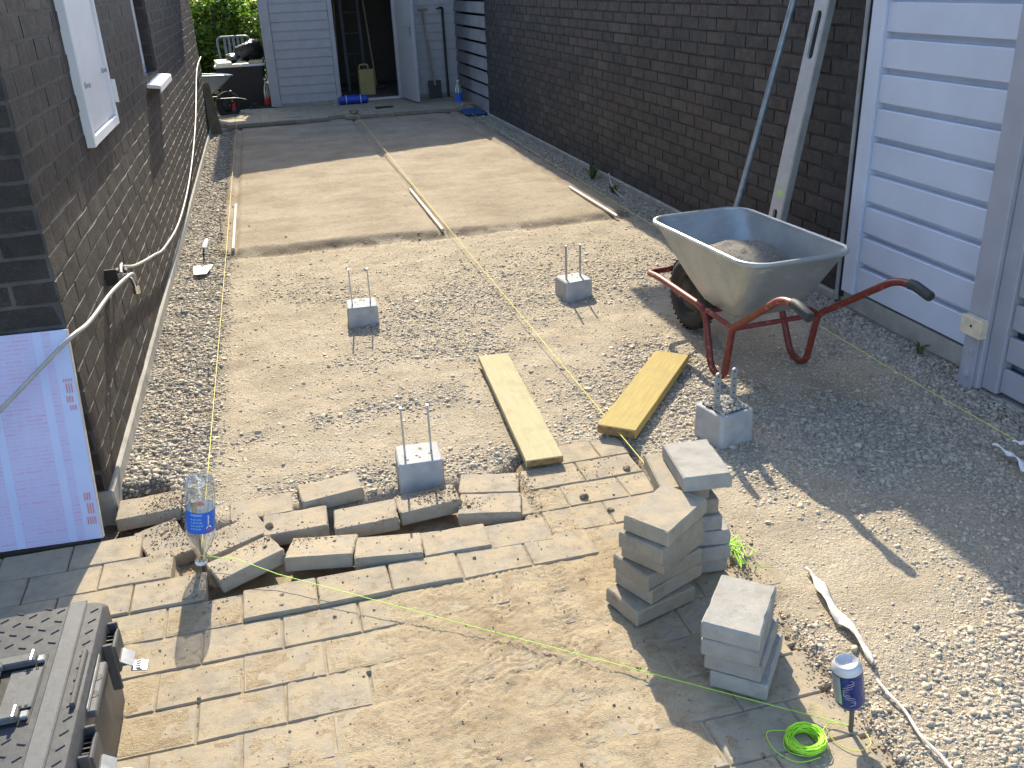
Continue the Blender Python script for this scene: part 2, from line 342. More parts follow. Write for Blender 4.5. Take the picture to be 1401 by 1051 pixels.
def fillet(P, r, n=5):
    P = [Vector(p) for p in P]; out = [P[0]]
    for i in range(1, len(P) - 1):
        a, b, c = P[i - 1], P[i], P[i + 1]; d1 = (a - b); d2 = (c - b)
        rr = min(r, d1.length * 0.48, d2.length * 0.48); p1 = b + d1.normalized() * rr; p2 = b + d2.normalized() * rr
        for k in range(n + 1):
            u = k / n; out.append((1 - u) ** 2 * p1 + 2 * u * (1 - u) * b + u * u * p2)
    out.append(P[-1]); return out
def tube(bm, P, r, n=8, closed=False, caps=True):
    P = [Vector(p) for p in P]; N = len(P); rings = []; up = None
    for i in range(N):
        if closed: t = P[(i + 1) % N] - P[i - 1]
        else: t = P[min(i + 1, N - 1)] - P[max(i - 1, 0)]
        t.normalize()
        if up is None: up = t.orthogonal().normalized()
        up = (up - t * up.dot(t)); up = up.normalized() if up.length > 1e-6 else t.orthogonal().normalized()
        s = t.cross(up); rad = r(i / (N - 1)) if callable(r) else r
        rings.append([bm.verts.new(P[i] + (up * math.cos(2 * PI * k / n) + s * math.sin(2 * PI * k / n)) * rad) for k in range(n)])
    M = N if closed else N - 1
    for i in range(M):
        a, b = rings[i], rings[(i + 1) % N]
        for k in range(n): bm.faces.new((a[k], a[(k + 1) % n], b[(k + 1) % n], b[k]))
    if caps and not closed:
        bm.faces.new(rings[0][::-1]); bm.faces.new(rings[-1])
    return bm
def lathe(bm, prof, n=24, mat=None, capb=True, capt=True):
    rings = []
    for (r, z) in prof:
        rings.append([bm.verts.new((r * math.cos(2 * PI * k / n), r * math.sin(2 * PI * k / n), z)) for k in range(n)])
    for i in range(len(rings) - 1):
        for k in range(n): bm.faces.new((rings[i][k], rings[i][(k + 1) % n], rings[i + 1][(k + 1) % n], rings[i + 1][k]))
    if capb: bm.faces.new(rings[0][::-1])
    if capt: bm.faces.new(rings[-1])
    if mat is not None:
        for rg in rings:
            for v_ in rg: v_.co = mat @ v_.co
    return bm
def loft(bm, rings, cap0=False, cap1=False):
    vs = [[bm.verts.new(p) for p in rg] for rg in rings]; n = len(vs[0])
    for i in range(len(vs) - 1):
        for k in range(n): bm.faces.new((vs[i][k], vs[i][(k + 1) % n], vs[i + 1][(k + 1) % n], vs[i + 1][k]))
    if cap0: bm.faces.new(vs[0][::-1])
    if cap1: bm.faces.new(vs[-1])
    return bm
def rrect(x0, x1, y0, y1, z, r, n=6):
    pts = []
    for cx, cy, a0 in ((x1 - r, y1 - r, 0), (x0 + r, y1 - r, 90), (x0 + r, y0 + r, 180), (x1 - r, y0 + r, 270)):
        for k in range(n + 1):
            a = R(a0 + 90 * k / n); pts.append((cx + r * math.cos(a), cy + r * math.sin(a), z))
    return pts
def rough(bm, amp, f=18.0, seed=0.0):
    from mathutils import noise as mn
    for v in bm.verts:
        p = v.co * f + Vector((seed, seed * 1.7, -seed)); v.co += mn.noise_vector(p) * amp
    return bm

# ================================================================== GROUND
def ground_h(x, y):
    n1 = fbm(x, y, 1.3, 4, 2.0) - 0.5; n2 = fbm(x, y, 9, 4, 5.0) - 0.5; n3 = fbm(x, y, 38, 2, 8.0) - 0.5
    z = -0.004 + 0.022 * n1 + 0.018 * n2 + 0.007 * n3
    edge = 6.13 + 0.10 * (fbm(x, y, 1.7, 3, 4.0) - 0.5) - 0.03 * x
    sand = sstep(edge - 0.03, edge + 0.07, y) * sstep(-0.47, -0.40, x) * (1 - sstep(2.42, 2.5, x))
    zs = 0.026 + 0.012 * (fbm(x, y, 2.0, 3, 9.0) - 0.5) + 0.009 * n2 + 0.006 * n3 + 0.006 * (fbm(x * 0.25, y, 9, 3, 19.0) - 0.5)
    lip = np.exp(-((y - edge + 0.04) / 0.05) ** 2)
    zs_g = 0
    for gx in (-0.345, 1.065, 2.30):
        zs_g = zs_g + np.exp(-(np.abs(x - gx - 0.012 * (fbm(x, y, 3, 2, gx) - 0.5)) / 0.026) ** 4)
    zs = zs - 0.024 * np.clip(zs_g, 0, 1)
    z = z * (1 - sand) + zs * sand
    z = z + 0.010 * lip * (fbm(x, y, 14, 3, 1.0) - 0.35) * sstep(-0.45, -0.38, x) * (1 - sstep(2.4, 2.5, x)) - 0.010 * np.exp(-((y - edge + 0.07) / 0.035) ** 2) * sstep(-0.45, -0.38, x) * (1 - sstep(2.4, 2.5, x))
    # gravel slopes up a little to the walls
    z = z + 0.012 * sstep(2.3, 2.65, x) * (1 - sand)
    # pit under the paving and the lifted rows
    far = 2.66 + 0.12 * sstep(0.55, 0.75, x) + 0.05 * (fbm(x, y, 6, 2, 3.0) - 0.5) + 0.35 * (1 - sstep(-0.55, -0.42, x))
    pave = (1 - sstep(far, far + 0.10, y)) * (1 - sstep(1.09, 1.16, x))
    z = z * (1 - pave) + (-0.066 + 0.014 * n2 + 0.01 * n3) * pave
    # sunken strip of buried stones right of the paving
    st = np.exp(-((x - 1.19) / 0.10) ** 2) * (1 - sstep(1.9, 2.1, y))
    z = z - 0.012 * st
    return z, sand, pave
def grav_density(x, y):
    a = fbm(x, y, 1.5, 4, 21.0)
    left = (1 - sstep(-0.42, -0.28, x)) * 0.95
    left = left * sstep(2.6, 2.9, y)
    right = sstep(1.15, 1.5, x + 0.25 * (a - 0.5)) * (1 - sstep(3.4, 4.4, y)) * (0.42 + 0.45 * sstep(0.42, 0.62, a))
    strip = sstep(2.36, 2.46, x) * 1.0
    mid = sstep(0.46, 0.66, a) * 0.42 * (1 - sstep(4.6, 6.0, y)) + 0.18
    belt = np.exp(-((y - 3.42 - 0.25 * (fbm(x, y, 1.1, 2, 33.0) - 0.5)) / 0.18) ** 2) * 0.62 * sstep(0.38, 0.5, fbm(x, y, 2.5, 3, 44.0))
    near = np.exp(-((y - 2.86) / 0.12) ** 2) * 0.8 * sstep(-0.4, 0.0, x) * (1 - sstep(0.7, 0.9, x))
    bare = np.exp(-(((x - 1.45) / 0.22) ** 2 + ((y - 1.65) / 0.45) ** 2)) * 0.45
    return np.clip(np.maximum.reduce([left, right, strip, mid, belt, near]) - bare, 0, 1)

def build_ground():
    xs = np.arange(-0.74, 2.76, 0.018); ys = np.arange(0.35, 12.25, 0.018)
    X, Y = np.meshgrid(xs, ys); Z, S, P = ground_h(X, Y)
    V = np.stack([X, Y, Z], -1).reshape(-1, 3); nx = len(xs); ny = len(ys)
    i = np.arange(nx - 1)[None, :] + nx * np.arange(ny - 1)[:, None]; i = i.ravel()
    me = np_mesh('gravel_bed', V, np.stack([i, i + 1, i + 1 + nx, i + nx], 1), True)
    at = me.color_attributes.new('mask', 'FLOAT_COLOR', 'POINT')
    D = grav_density(X, Y) * (1 - S)
    soil = np.exp(-(((X - 1.75) / 0.20) ** 2 + ((Y - 3.16) / 0.13) ** 2)) * 0.5 * sstep(0.4, 0.6, fbm(X, Y, 8, 3, 3.0))
    soil = soil + 0.6 * sstep(0.45, 0.6, fbm(X, Y, 10, 3, 13.0)) * np.exp(-((X - 1.17) / 0.05) ** 2) * (1 - sstep(1.95, 2.05, Y))
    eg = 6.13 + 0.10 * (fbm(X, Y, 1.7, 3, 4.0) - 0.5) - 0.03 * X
    soil = soil + 0.75 * np.exp(-((Y - eg + 0.02) / 0.05) ** 2) * sstep(0.3, 0.6, fbm(X, Y, 9, 3, 66.0)) * (X < 2.42) * (X > -0.42) + 0.45 * sstep(2.42, 2.5, X) * sstep(0.4, 0.6, fbm(X, Y, 4, 3, 5.0))  # first term paints a soft shade band along the sand bed's step
    soil = soil + 0.4 * P + 0.45 * (1 - sstep(-0.45, -0.33, X)) * sstep(0.35, 0.6, fbm(X, Y, 3.0, 3, 8.0))
    soil = soil + 0.75 * np.exp(-((X - 2.62) / 0.07) ** 2) * (1 - sstep(2.9, 3.1, Y)) * sstep(0.35, 0.5, fbm(X, Y, 5, 3, 15.0))
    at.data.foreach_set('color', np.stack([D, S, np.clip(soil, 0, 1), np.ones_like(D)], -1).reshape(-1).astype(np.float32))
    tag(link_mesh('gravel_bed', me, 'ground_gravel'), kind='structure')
    g = bm_obj('ground', bx(-150, 150, -150, 150, -0.6, -0.12), 'soil_grass'); tag(g, kind='structure')
    # loose stones
    cub = np.array([(x, y, z) for z in (-1, 1) for x, y in ((-1, -1), (1, -1), (1, 1), (-1, 1))], float) / 1.5
    IF = np.array([(0, 2, 1), (0, 3, 2), (4, 5, 6), (4, 6, 7), (0, 1, 5), (0, 5, 4), (1, 2, 6), (1, 6, 5), (2, 3, 7), (2, 7, 6), (3, 0, 4), (3, 4, 7)])
    base = []
    for _ in range(24):
        q = cub + RNG.uniform(-0.42, 0.42, (8, 3)); q[4:, :2] *= RNG.uniform(0.45, 0.9); base.append(q * np.array([1.25, 0.95, 0.62]) * (1 + 0.45 * (RNG.random(3) - 0.5)))
    n = 620000
    px = RNG.uniform(-0.70, 2.68, n); u = RNG.random(n); py = 0.5 + 11.4 * u ** 1.55
    d = grav_density(px, py); z, s, p = ground_h(px, py)
    dist = np.hypot(px, py)
    keep = RNG.random(n) < np.clip(d ** 1.6, 0.02, 1) * (1 - s * 0.965) * (1 - 0.93 * p) * np.clip(1.2 - 0.06 * py, 0.35, 1)
    keep &= ~((p > 0.5) & (px < 1.0) & (py < 2.2))
    px, py, z, d, dist = px[keep], py[keep], z[keep], d[keep], dist[keep]
    m = len(px)
    if m > 125000:
        px, py, z, d, dist = px[:125000], py[:125000], z[:125000], d[:125000], dist[:125000]; m = 125000
    r = np.exp(RNG.normal(math.log(0.0052), 0.42, m)); r = np.clip(r, 0.0024, 0.015) * (0.75 + 0.35 * d) * (1 + 0.035 * np.maximum(py - 3, 0))
    ang = RNG.random(m) * 2 * PI; tl = RNG.normal(0, 0.35, m)
    B = np.stack(base)[RNG.integers(0, 24, m)]
    ca, sa = np.cos(ang)[:, None], np.sin(ang)[:, None]; ct, st_ = np.cos(tl)[:, None], np.sin(tl)[:, None]
    bx_, by_, bz_ = B[..., 0], B[..., 1], B[..., 2]
    by2 = by_ * ct - bz_ * st_; bz2 = by_ * st_ + bz_ * ct
    VX = (bx_ * ca - by2 * sa) * r[:, None] + px[:, None]; VY = (bx_ * sa + by2 * ca) * r[:, None] + py[:, None]
    VZ = bz2 * r[:, None] + (z + r * (-0.16 + 0.34 * d * RNG.random(m)))[:, None]
    V = np.stack([VX, VY, VZ], -1).reshape(-1, 3)
    F = (IF[None] + 8 * np.arange(m)[:, None, None]).reshape(-1, 3)
    me = np_mesh('gravel', V, F)
    at = me.color_attributes.new('dusty', 'FLOAT_COLOR', 'POINT'); dv = np.clip(1.0 - 0.9 * d + 0.25 * RNG.normal(size=m) + 0.18 * (px > 1.0) * (px < 2.3), 0.05, 0.9)
    dv = np.repeat(dv, 8); at.data.foreach_set('color', np.stack([dv, dv, dv, np.ones_like(dv)], -1).ravel().astype(np.float32))
    o = link_mesh('gravel', me, 'stone'); tag(o, 'loose crushed grey and beige gravel strewn over the ground', 'gravel', kind='stuff')
build_ground()

# ================================================================== PAVING
PL, PW, PT = 0.2065, 0.1375, 0.047
ROW0 = 2.165; PX, PY = 0.2095, 0.1405
def paver_mesh(seed, l=PL, w=PW, fine=False):
    from mathutils import noise as mn
    bm = box(bmesh.new(), (0, 0, -PT / 2), (l, w, PT))
    cuts = 7 if fine else 2
    bmesh.ops.subdivide_edges(bm, edges=[e for e in bm.edges if abs((e.verts[0].co - e.verts[1].co).z) < 1e-6], cuts=cuts, use_grid_fill=True)
    if fine: bmesh.ops.subdivide_edges(bm, edges=[e for e in bm.edges if abs((e.verts[0].co - e.verts[1].co).z) > 0.02], cuts=2)
    bmesh.ops.bevel(bm, geom=[e for e in bm.edges if e.calc_face_angle(0) > 0.5], offset=0.0040, segments=1, affect='EDGES')
    rough(bm, 0.0011 if fine else 0.0018, 14, seed * 3.1)
    if fine:
        rs = random.Random(int(seed * 17)); chips = [(rs.choice((-1, 1)) * l / 2 if rs.random() < 0.5 else rs.uniform(-l / 2, l / 2), 0, 0) for _ in range(7)]
        pts = [Vector((rs.choice((-1, 1)) * l / 2, rs.uniform(-w / 2, w / 2), -0.002)) if rs.random() < 0.4 else Vector((rs.uniform(-l / 2, l / 2), rs.choice((-1, 1)) * w / 2, -0.002)) for _ in range(8)]
        for v in bm.verts:
            for p in pts:
                d = (v.co - p).length; r0 = 0.013
                if d < r0: v.co += (Vector((0, 0, -0.03)) - v.co).normalized() * 0.0042 * (1 - d / r0)
            v.co += mn.noise_vector(v.co * 70 + Vector((seed, 0, 0))) * 0.0006
    bmesh.ops.recalc_face_normals(bm, faces=bm.faces[:])
    me = bpy.data.meshes.new('paving_stone'); bm.to_mesh(me); bm.free()
    return me
PVM = {}
def pmesh(mat, k):
    if (mat, k) not in PVM:
        me = paver_mesh(k + 1, fine=(mat != 'paver_laid')); me.materials.append(MATS[mat]); PVM[(mat, k)] = me
    return PVM[(mat, k)]
HALF = {}
def hmesh(l):
    l = round(l, 2)
    if l not in HALF:
        me = paver_mesh(l * 50, l); me.materials.append(MATS['paver_laid']); HALF[l] = me
    return HALF[l]
bed = bm_obj('paving', bx(-1.75, 1.10, 0.30, 2.60, -0.115, -0.085), 'heap_sand'); tag(bed, kind='structure')
def row_x0(i): return -0.263 + (0 if i % 2 == 0 else 0.105)
def laid(i, x0, x1):
    yc = ROW0 + PY / 2 - PY * i; x = (x0 + x1) / 2
    if i >= 0: ok = True
    elif i == -1: ok = x < -0.38 or x > 0.66
    elif i == -2: ok = x < -0.46 or x > 0.62
    elif i == -3: ok = x < -0.57 or x > 0.66
    elif i == -4: ok = x > 0.74
    else: ok = False
    if x0 < -0.72 and i < -4: ok = False
    return ok
for i in range(-4, 13):
    yc = ROW0 + PY / 2 - PY * i; k0 = int(math.floor((-1.62 - row_x0(i)) / PX))
    for k in range(k0, 9):
        x0 = row_x0(i) + k * PX; x1 = x0 + PX
        if x0 > 1.08: break
        if x1 > 1.115:
            if 1.10 - x0 < 0.06: break
            x1 = 1.105
        if not laid(i, x0, x1): continue
        if yc < 0.9 and x1 < -0.5 and yc < 0.6: continue
        l = x1 - x0 - 0.003
        dz = random.gauss(0, 0.0008)
        rx_, ry_ = random.gauss(0, 0.003), random.gauss(0, 0.0022); rz_ = random.gauss(0, 0.004)
        if i == 0 and -0.27 < x0 < 0.62: dz += 0.011 - 0.004 * (x0 > 0.3)
        if i in (-1, -2, -3) and x1 < -0.35: dz += 0.006
        if i <= -1 and x0 > 0.6: dz += 0.003
        me = pmesh('paver_laid', (k * 7 + i * 3) % 5) if abs(l - PL) < 0.004 else hmesh(l)
        o = link_mesh('paving_stone', me, None, bed, ((x0 + x1) / 2, yc, dz), (rx_, ry_, rz_))
# stones half buried right of the paving edge
for (x, y, rz, z) in ((1.175, 1.72, 0.05, -0.014), (1.185, 1.565, 0.02, -0.018), (1.19, 1.40, -0.03, -0.020), (1.19, 1.255, 0.02, -0.02), (1.15, 1.93, 0.12, -0.012), (1.2, 1.11, 0.0, -0.02)):
    link_mesh('paving_stone', pmesh('paver_laid', 2), None, bed, (x, y, z), (0.02, -0.03, rz))

# sand swept over the laid stones (joint fill, wheel tracks)
def build_film():
    st = 0.0068
    xs = np.arange(-1.70, 1.125, st); ys = np.arange(0.32, 2.84, st); X, Y = np.meshgrid(xs, ys)
    wx = X + 0.006 * (fbm(X, Y, 20, 2, 1.0) - 0.5)
    i = np.floor((ROW0 + PY - Y) / PY); x0 = np.where(i % 2 == 0, -0.263, -0.263 + 0.105)
    fx = np.abs(((wx - x0 + PX / 2) % PX) - PX / 2); yy = (ROW0 - Y) % PY; fy = np.minimum(yy, PY - yy)
    joint = 1 - sstep(0.002, 0.010, np.minimum(fx, fy))
    a = fbm(X, Y, 3.2, 5, 51.0); b = fbm(X, Y, 16, 4, 52.0); c = fbm(X, Y, 55, 3, 53.0)
    cen = np.exp(-(((X - 0.48) / 0.42) ** 2)) * sstep(0.6, 1.2, Y) * (1 - 0.25 * sstep(2.45, 2.7, Y))
    cen = np.maximum(cen, 0.75 * np.exp(-(((X - 0.2) / 0.45) ** 2 + ((Y - 1.55) / 0.45) ** 2)))
    cen = cen * (1 - 0.75 * np.exp(-(((X - 0.95) / 0.28) ** 2 + ((Y - 1.35) / 0.35) ** 2)))
    cen = cen * (1 - 0.55 * np.exp(-(((X - 0.1) / 0.3) ** 2 + ((Y - 2.25) / 0.16) ** 2)))
    amt = 0.72 * cen + 1.15 * (a - 0.5) - 0.05 - 0.42 * np.exp(-(((X - 0.85) / 0.30) ** 2 + ((Y - 1.40) / 0.42) ** 2)) - 0.08 * (1 - sstep(-0.5, 0.0, X))
    h = 0.0062 * np.clip(amt, -0.5, 0.5) + 0.0068 * (b - 0.5) * (0.5 + cen) + 0.0040 * (c - 0.5) * (0.5 + cen)
    h = h - joint * (0.0046 - 0.0034 * np.clip(amt * 2.2, 0, 1))
    # tyre tracks: a barrow wheel run and a swept fan
    def track(P, w, rib, amp):
        nonlocal h
        P = np.array(P); best = np.full(X.shape, 9.0); sarc = np.zeros(X.shape); sd_ = np.zeros(X.shape); acc = 0.0
        for k in range(len(P) - 1):
            d = P[k + 1] - P[k]; L = np.hypot(*d); d = d / L
            u = np.clip((X - P[k, 0]) * d[0] + (Y - P[k, 1]) * d[1], 0, L)
            qx = X - P[k, 0] - u * d[0]; qy = Y - P[k, 1] - u * d[1]; ds = np.hypot(qx, qy); sg = qx * d[1] - qy * d[0]
            m = ds < best; best = np.where(m, ds, best); sarc = np.where(m, acc + u, sarc); sd_ = np.where(m, sg, sd_); acc += L
        inside = 1 - sstep(w * 0.8, w, best)
        br = 0.45 + 0.55 * sstep(0.35, 0.6, fbm(X, Y, 5, 2, 77.0 + w))
        pat = np.sin((sarc + 0.55 * np.abs(sd_)) * 2 * PI / rib)
        h = h + inside * br * amp * pat - inside * 0.0008 + 0.0012 * np.exp(-((best - w) / 0.008) ** 2) * br
    track([(0.70, 2.75), (0.66, 2.4), (0.62, 2.1), (0.56, 1.8), (0.50, 1.4), (0.46, 0.9)], 0.038, 0.020, 0.0030)
    track([(0.28, 1.55), (0.2, 1.35), (0.12, 1.05)], 0.045, 0.026, 0.0028)
    track([(0.02, 2.0), (0.25, 1.78), (0.5, 1.62), (0.8, 1.52)], 0.035, 0.022, 0.0020)
    fan = np.exp(-(((X - (0.40 + 0.25 * (Y - 1.9))) / 0.10) ** 2)) * sstep(1.55, 1.75, Y) * (1 - sstep(2.2, 2.4, Y))
    h = h + 0.0022 * fan * (0.4 + 0.6 * b) * np.sin((X - 0.25 * Y) * 2 * PI / 0.019 + 4 * b)
    wave = sstep(0.5, 0.6, fbm(X, Y, 4.5, 3, 91.0)) * cen
    h = h + 0.0026 * wave * np.sin((Y + 0.35 * np.abs(((X * 9) % 1) - 0.5) * 0.2 + 0.05 * b) * 2 * PI / 0.021)
    h = np.maximum(h, -0.0085 + 0.001 * (b - 0.5))
    # nothing over the lifted rows or outside the laid area
    open_ = sstep(2.292, 2.312, Y) * sstep(-0.40, -0.36, X) * (1 - sstep(0.585, 0.64, X))
    open_ = np.maximum(open_, sstep(2.44, 2.46, Y) * sstep(-0.50, -0.46, X) * (1 - sstep(0.60, 0.66, X)))
    open_ = np.maximum(open_, sstep(2.575, 2.595, Y) * (1 - sstep(0.6, 0.68, X)) * sstep(-0.62, -0.58, X))
    open_ = np.maximum(open_, sstep(2.70, 2.73, Y) * (1 - sstep(0.66, 0.74, X)))
    h = h * (1 - open_) + (-0.060 + 0.016 * (b - 0.3)) * open_
    h = h - 0.05 * sstep(1.095, 1.12, X) - 0.05 * sstep(2.80, 2.835, Y)
    V = np.stack([X, Y, h], -1).reshape(-1, 3); nx = len(xs); ny = len(ys)
    q = (np.arange(nx - 1)[None, :] + nx * np.arange(ny - 1)[:, None]).ravel()
    me = np_mesh('sand', V, np.stack([q, q + 1, q + 1 + nx, q + nx], 1), True)
    tag(link_mesh('sand', me, 'sand_film'), 'thin tan sand with wheel tracks spread over the paving', 'sand', kind='stuff')
build_film()

# ---------------- lifted single stones between the paving and the gravel
LG = 'lifted paving stones lying loose'
LIFT = [ # x, y, z(top centre), rz, pitch(about x, + = front up), roll, label, mat
 (-0.575, 2.905, 0.012, 0.02, 0.02, -0.02, 'soil-strewn paving stone by the foot of the brick house corner', 'paver_dusty'),
 (-0.513, 2.685, -0.008, -1.19, -0.02, 0.06, 'sunken tilted paving stone wedged behind the clear bottle, soil on it', 'paver_dusty'),
 (-0.205, 2.770, 0.010, 0.04, 0.01, 0.0, 'paving stone with small holes and pits, lying flat against the gravel', 'paver_dusty'),
 (0.027, 2.785, 0.034, 0.10, 0.05, -0.04, 'clean raised paving stone beside the gravel, left of the steel-rod footing', 'paver_dusty'),
 (-0.098, 2.625, 0.022, -0.03, 0.04, -0.02, 'clean lifted stone just behind the stone that is tipped up steeply', 'paver_dusty'),
 (0.127, 2.600, 0.016, -0.06, 0.05, -0.06, 'lifted paving stone with wavy tyre print in its sand coating', 'paver_dusty'),
 (0.335, 2.615, 0.026, 0.03, 0.10, -0.05, 'lifted paving stone with a patch of brown soil, against the rod footing', 'paver_dusty'),
 (0.562, 2.670, 0.012, -0.27, 0.03, 0.0, 'farther of two parallel stones askew beside the yellow board', 'paver_dusty'),
 (0.532, 2.530, 0.018, -0.27, 0.05, 0.0, 'nearer of two parallel stones askew beside the yellow board', 'paver_dusty'),
 (-0.295, 2.615, 0.014, 0.38, 0.02, -0.06, 'slanted paving stone with a dark clod on it, behind the bottle', 'paver_dusty'),
 (-0.255, 2.450, 0.030, 0.36, 0.12, -0.10, 'high tipped paving stone directly beside the neck of the bottle', 'paver_dusty'),
 (-0.025, 2.435, 0.030, -0.23, 0.13, -0.02, 'tipped paving stone with a tall shaded front face, first in its row', 'paver_dusty'),
 (0.175, 2.385, 0.022, -0.12, 0.10, 0.03, 'tipped paving stone in the middle of the lifted front row', 'paver_dusty'),
 (0.380, 2.368, 0.012, -0.03, 0.04, 0.0, 'slightly lifted stone, next to last of the lifted front row', 'paver_dusty'),
 (0.575, 2.350, 0.006, -0.04, 0.02, 0.0, 'sand-brushed end stone of the lifted row, by the wheel track', 'paver_dusty'),
]
for (x, y, z, rz, pt, rl, lab, mt) in LIFT:
    e = Matrix.Rotation(rz, 3, 'Z') @ Matrix.Rotation(-pt, 3, 'X') @ Matrix.Rotation(rl, 3, 'Y')
    o = link_mesh('paving_stone', pmesh(mt, random.randrange(5)), None, None, (x, y, z), e.to_euler()); tag(o, lab, 'paving stone', LG)

# ---------------- stacked stones
ORD = ['topmost', 'second from the top', 'third from the top', 'fourth from the top', 'fifth from the top', 'sixth from the top', 'bottom']
def stack(layers, mats, what, group):
    n = len(layers)
    for k, (x, y, rz) in enumerate(layers):  # bottom first
        pos = 'bottom' if k == 0 else ORD[n - 1 - k]
        tl = (random.gauss(0, 0.006), random.gauss(0, 0.006), R(rz))
        o = link_mesh('paving_stone', pmesh(mats[k], random.randrange(5)), None, None, (x, y, 0.004 + (k + 1) * (PT + 0.0012)), tl)
        tag(o, f'{pos} paving stone {what}', 'paving stone', group)
A = 36
stack([(0.838, 1.905, 17), (0.872, 1.930, 24), (0.866, 1.928, 21), (0.884, 1.932, 33), (0.868, 1.912, A - 3), (0.882, 1.918, A)],
      ['paver_dusty'] * 6, 'in the dusty twisted stack with a brown top', 'stones of the twisted stack')
stack([(1.045, 2.075, 84), (1.040, 2.060, 88), (1.05, 2.07, 82), (1.02, 2.075, 85), (1.015, 2.09, 84), (0.992, 2.100, 81), (1.035, 2.060, 83)],
      ['paver_grey'] * 4 + ['paver_dusty'] * 2 + ['paver_grey'], 'in the tallest stack beside the gravel-filled footing', 'stones of the tallest stack')
stack([(0.962, 1.588, 50), (0.952, 1.600, 49), (0.938, 1.600, 51), (0.938, 1.60, 50)],
      ['paver_grey'] * 4, 'in the low four-high stack with a clean grey top', 'stones of the low stack')

# crumbs of brown soil round the lifted rows, grit on the paving
def crumbs(name, pts, r0, mat, lab):
    pts = np.array(pts); m = len(pts); r = np.exp(RNG.normal(math.log(r0), 0.45, m))
    cub = np.array([(x, y, z) for z in (-1, 1) for x, y in ((-1, -1), (1, -1), (1, 1), (-1, 1))], float) / 1.6
    IF = np.array([(0, 2, 1), (0, 3, 2), (4, 5, 6), (4, 6, 7), (0, 1, 5), (0, 5, 4), (1, 2, 6), (1, 6, 5), (2, 3, 7), (2, 7, 6), (3, 0, 4), (3, 4, 7)])
    V = (cub[None] + RNG.uniform(-0.4, 0.4, (m, 8, 3))) * r[:, None, None] * np.array([1, 1, 0.75]) + pts[:, None, :] + np.array([0, 0, 0.2]) * r[:, None, None]
    F = (IF[None] + 8 * np.arange(m)[:, None, None]).reshape(-1, 3)
    o = link_mesh(name, np_mesh(name, V.reshape(-1, 3), F), mat); tag(o, lab, 'soil', kind='stuff')
dg = bpy.context.evaluated_depsgraph_get(); dg.update()
def top_z(x, y):
    ok, p, *_ = SC.ray_cast(dg, Vector((x, y, 0.12)), Vector((0, 0, -1))); return p.z if ok else None
pts = []
def blob(cx, cy, sx, sy, n):
    for _ in range(int(n * 1.35)):
        x, y = random.gauss(cx, sx), random.gauss(cy, sy); z = top_z(x, y)
        if z is not None and z < 0.09: pts.append((x, y, z))
blob(-0.50, 2.90, 0.05, 0.05, 420); blob(-0.47, 2.76, 0.06, 0.06, 520); blob(-0.40, 2.66, 0.06, 0.06, 420); blob(0.36, 2.64, 0.05, 0.035, 380)
blob(0.44, 2.55, 0.05, 0.02, 200); blob(-0.15, 2.52, 0.10, 0.03, 260); blob(0.15, 2.50, 0.15, 0.02, 260); blob(0.68, 2.62, 0.02, 0.08, 160); blob(-0.36, 2.36, 0.04, 0.06, 160)
for k in range(9): blob(1.125 + 0.02 * (k % 3), 1.15 + 0.1 * k, 0.025, 0.05, 110)
blob(1.14, 2.06, 0.05, 0.07, 260); blob(0.95, 2.62, 0.10, 0.05, 120)
crumbs('soil_crumbs', pts, 0.0018, 'clod', 'dark brown soil crumbs round the lifted stones')
pts = []
for _ in range(1500):
    x = random.uniform(-0.62, 1.09); y = random.uniform(0.95, 2.75); z = top_z(x, y)
    if z is not None and z < 0.06: pts.append((x, y, z))
crumbs('grit', pts, 0.0017, 'stone_grit', 'fine grit scattered over the paving')

# clods and pebbles lying on the stones
def clod(loc, r, seed, name='clod', mat='clod'):
    bm = bmesh.new(); bmesh.ops.create_icosphere(bm, subdivisions=2, radius=r); rough(bm, r * 0.5, 0.9 / r, seed)
    for v in bm.verts: v.co.z *= 0.75
    return bm_obj(name, bm, mat, None, False, loc)
CL = [(-0.178, 2.612, 0.034, 0.013, 'round dark clod on the slanted stone behind the bottle'), (-0.155, 2.20, 0.02, 0.008, 'small dark clod on the front row stone under the string'),
      (-0.152, 2.245, 0.02, 0.007, 'little dark pebble beside the taut string on the front row stone'), (0.845, 2.49, 0.012, 0.016, 'angular dark stone shard on the sandy paving by the boards'),
      (0.90, 2.385, 0.010, 0.012, 'pale rounded pebble on the sandy paving near the stacks'), (0.69, 2.06, 0.008, 0.009, 'dark pebble lying in the tyre track sand'),
      (0.05, 1.86, 0.008, 0.008, 'dark chip lying in the middle of the sandy paving'), (1.05, 2.62, 0.012, 0.014, 'brown clod on the paving under the amber board'),
      (0.02, 1.55, 0.008, 0.008, 'tiny pebble lying near the edge of the bare paving'), (0.3, 1.49, 0.008, 0.007, 'small brown grit lump in the swept sand')]
for k, (x, y, z, r, lab) in enumerate(CL): tag(clod((x, y, z - (0.010 if z > 0.015 else 0.006)), r, k * 2.3), lab, 'clod')

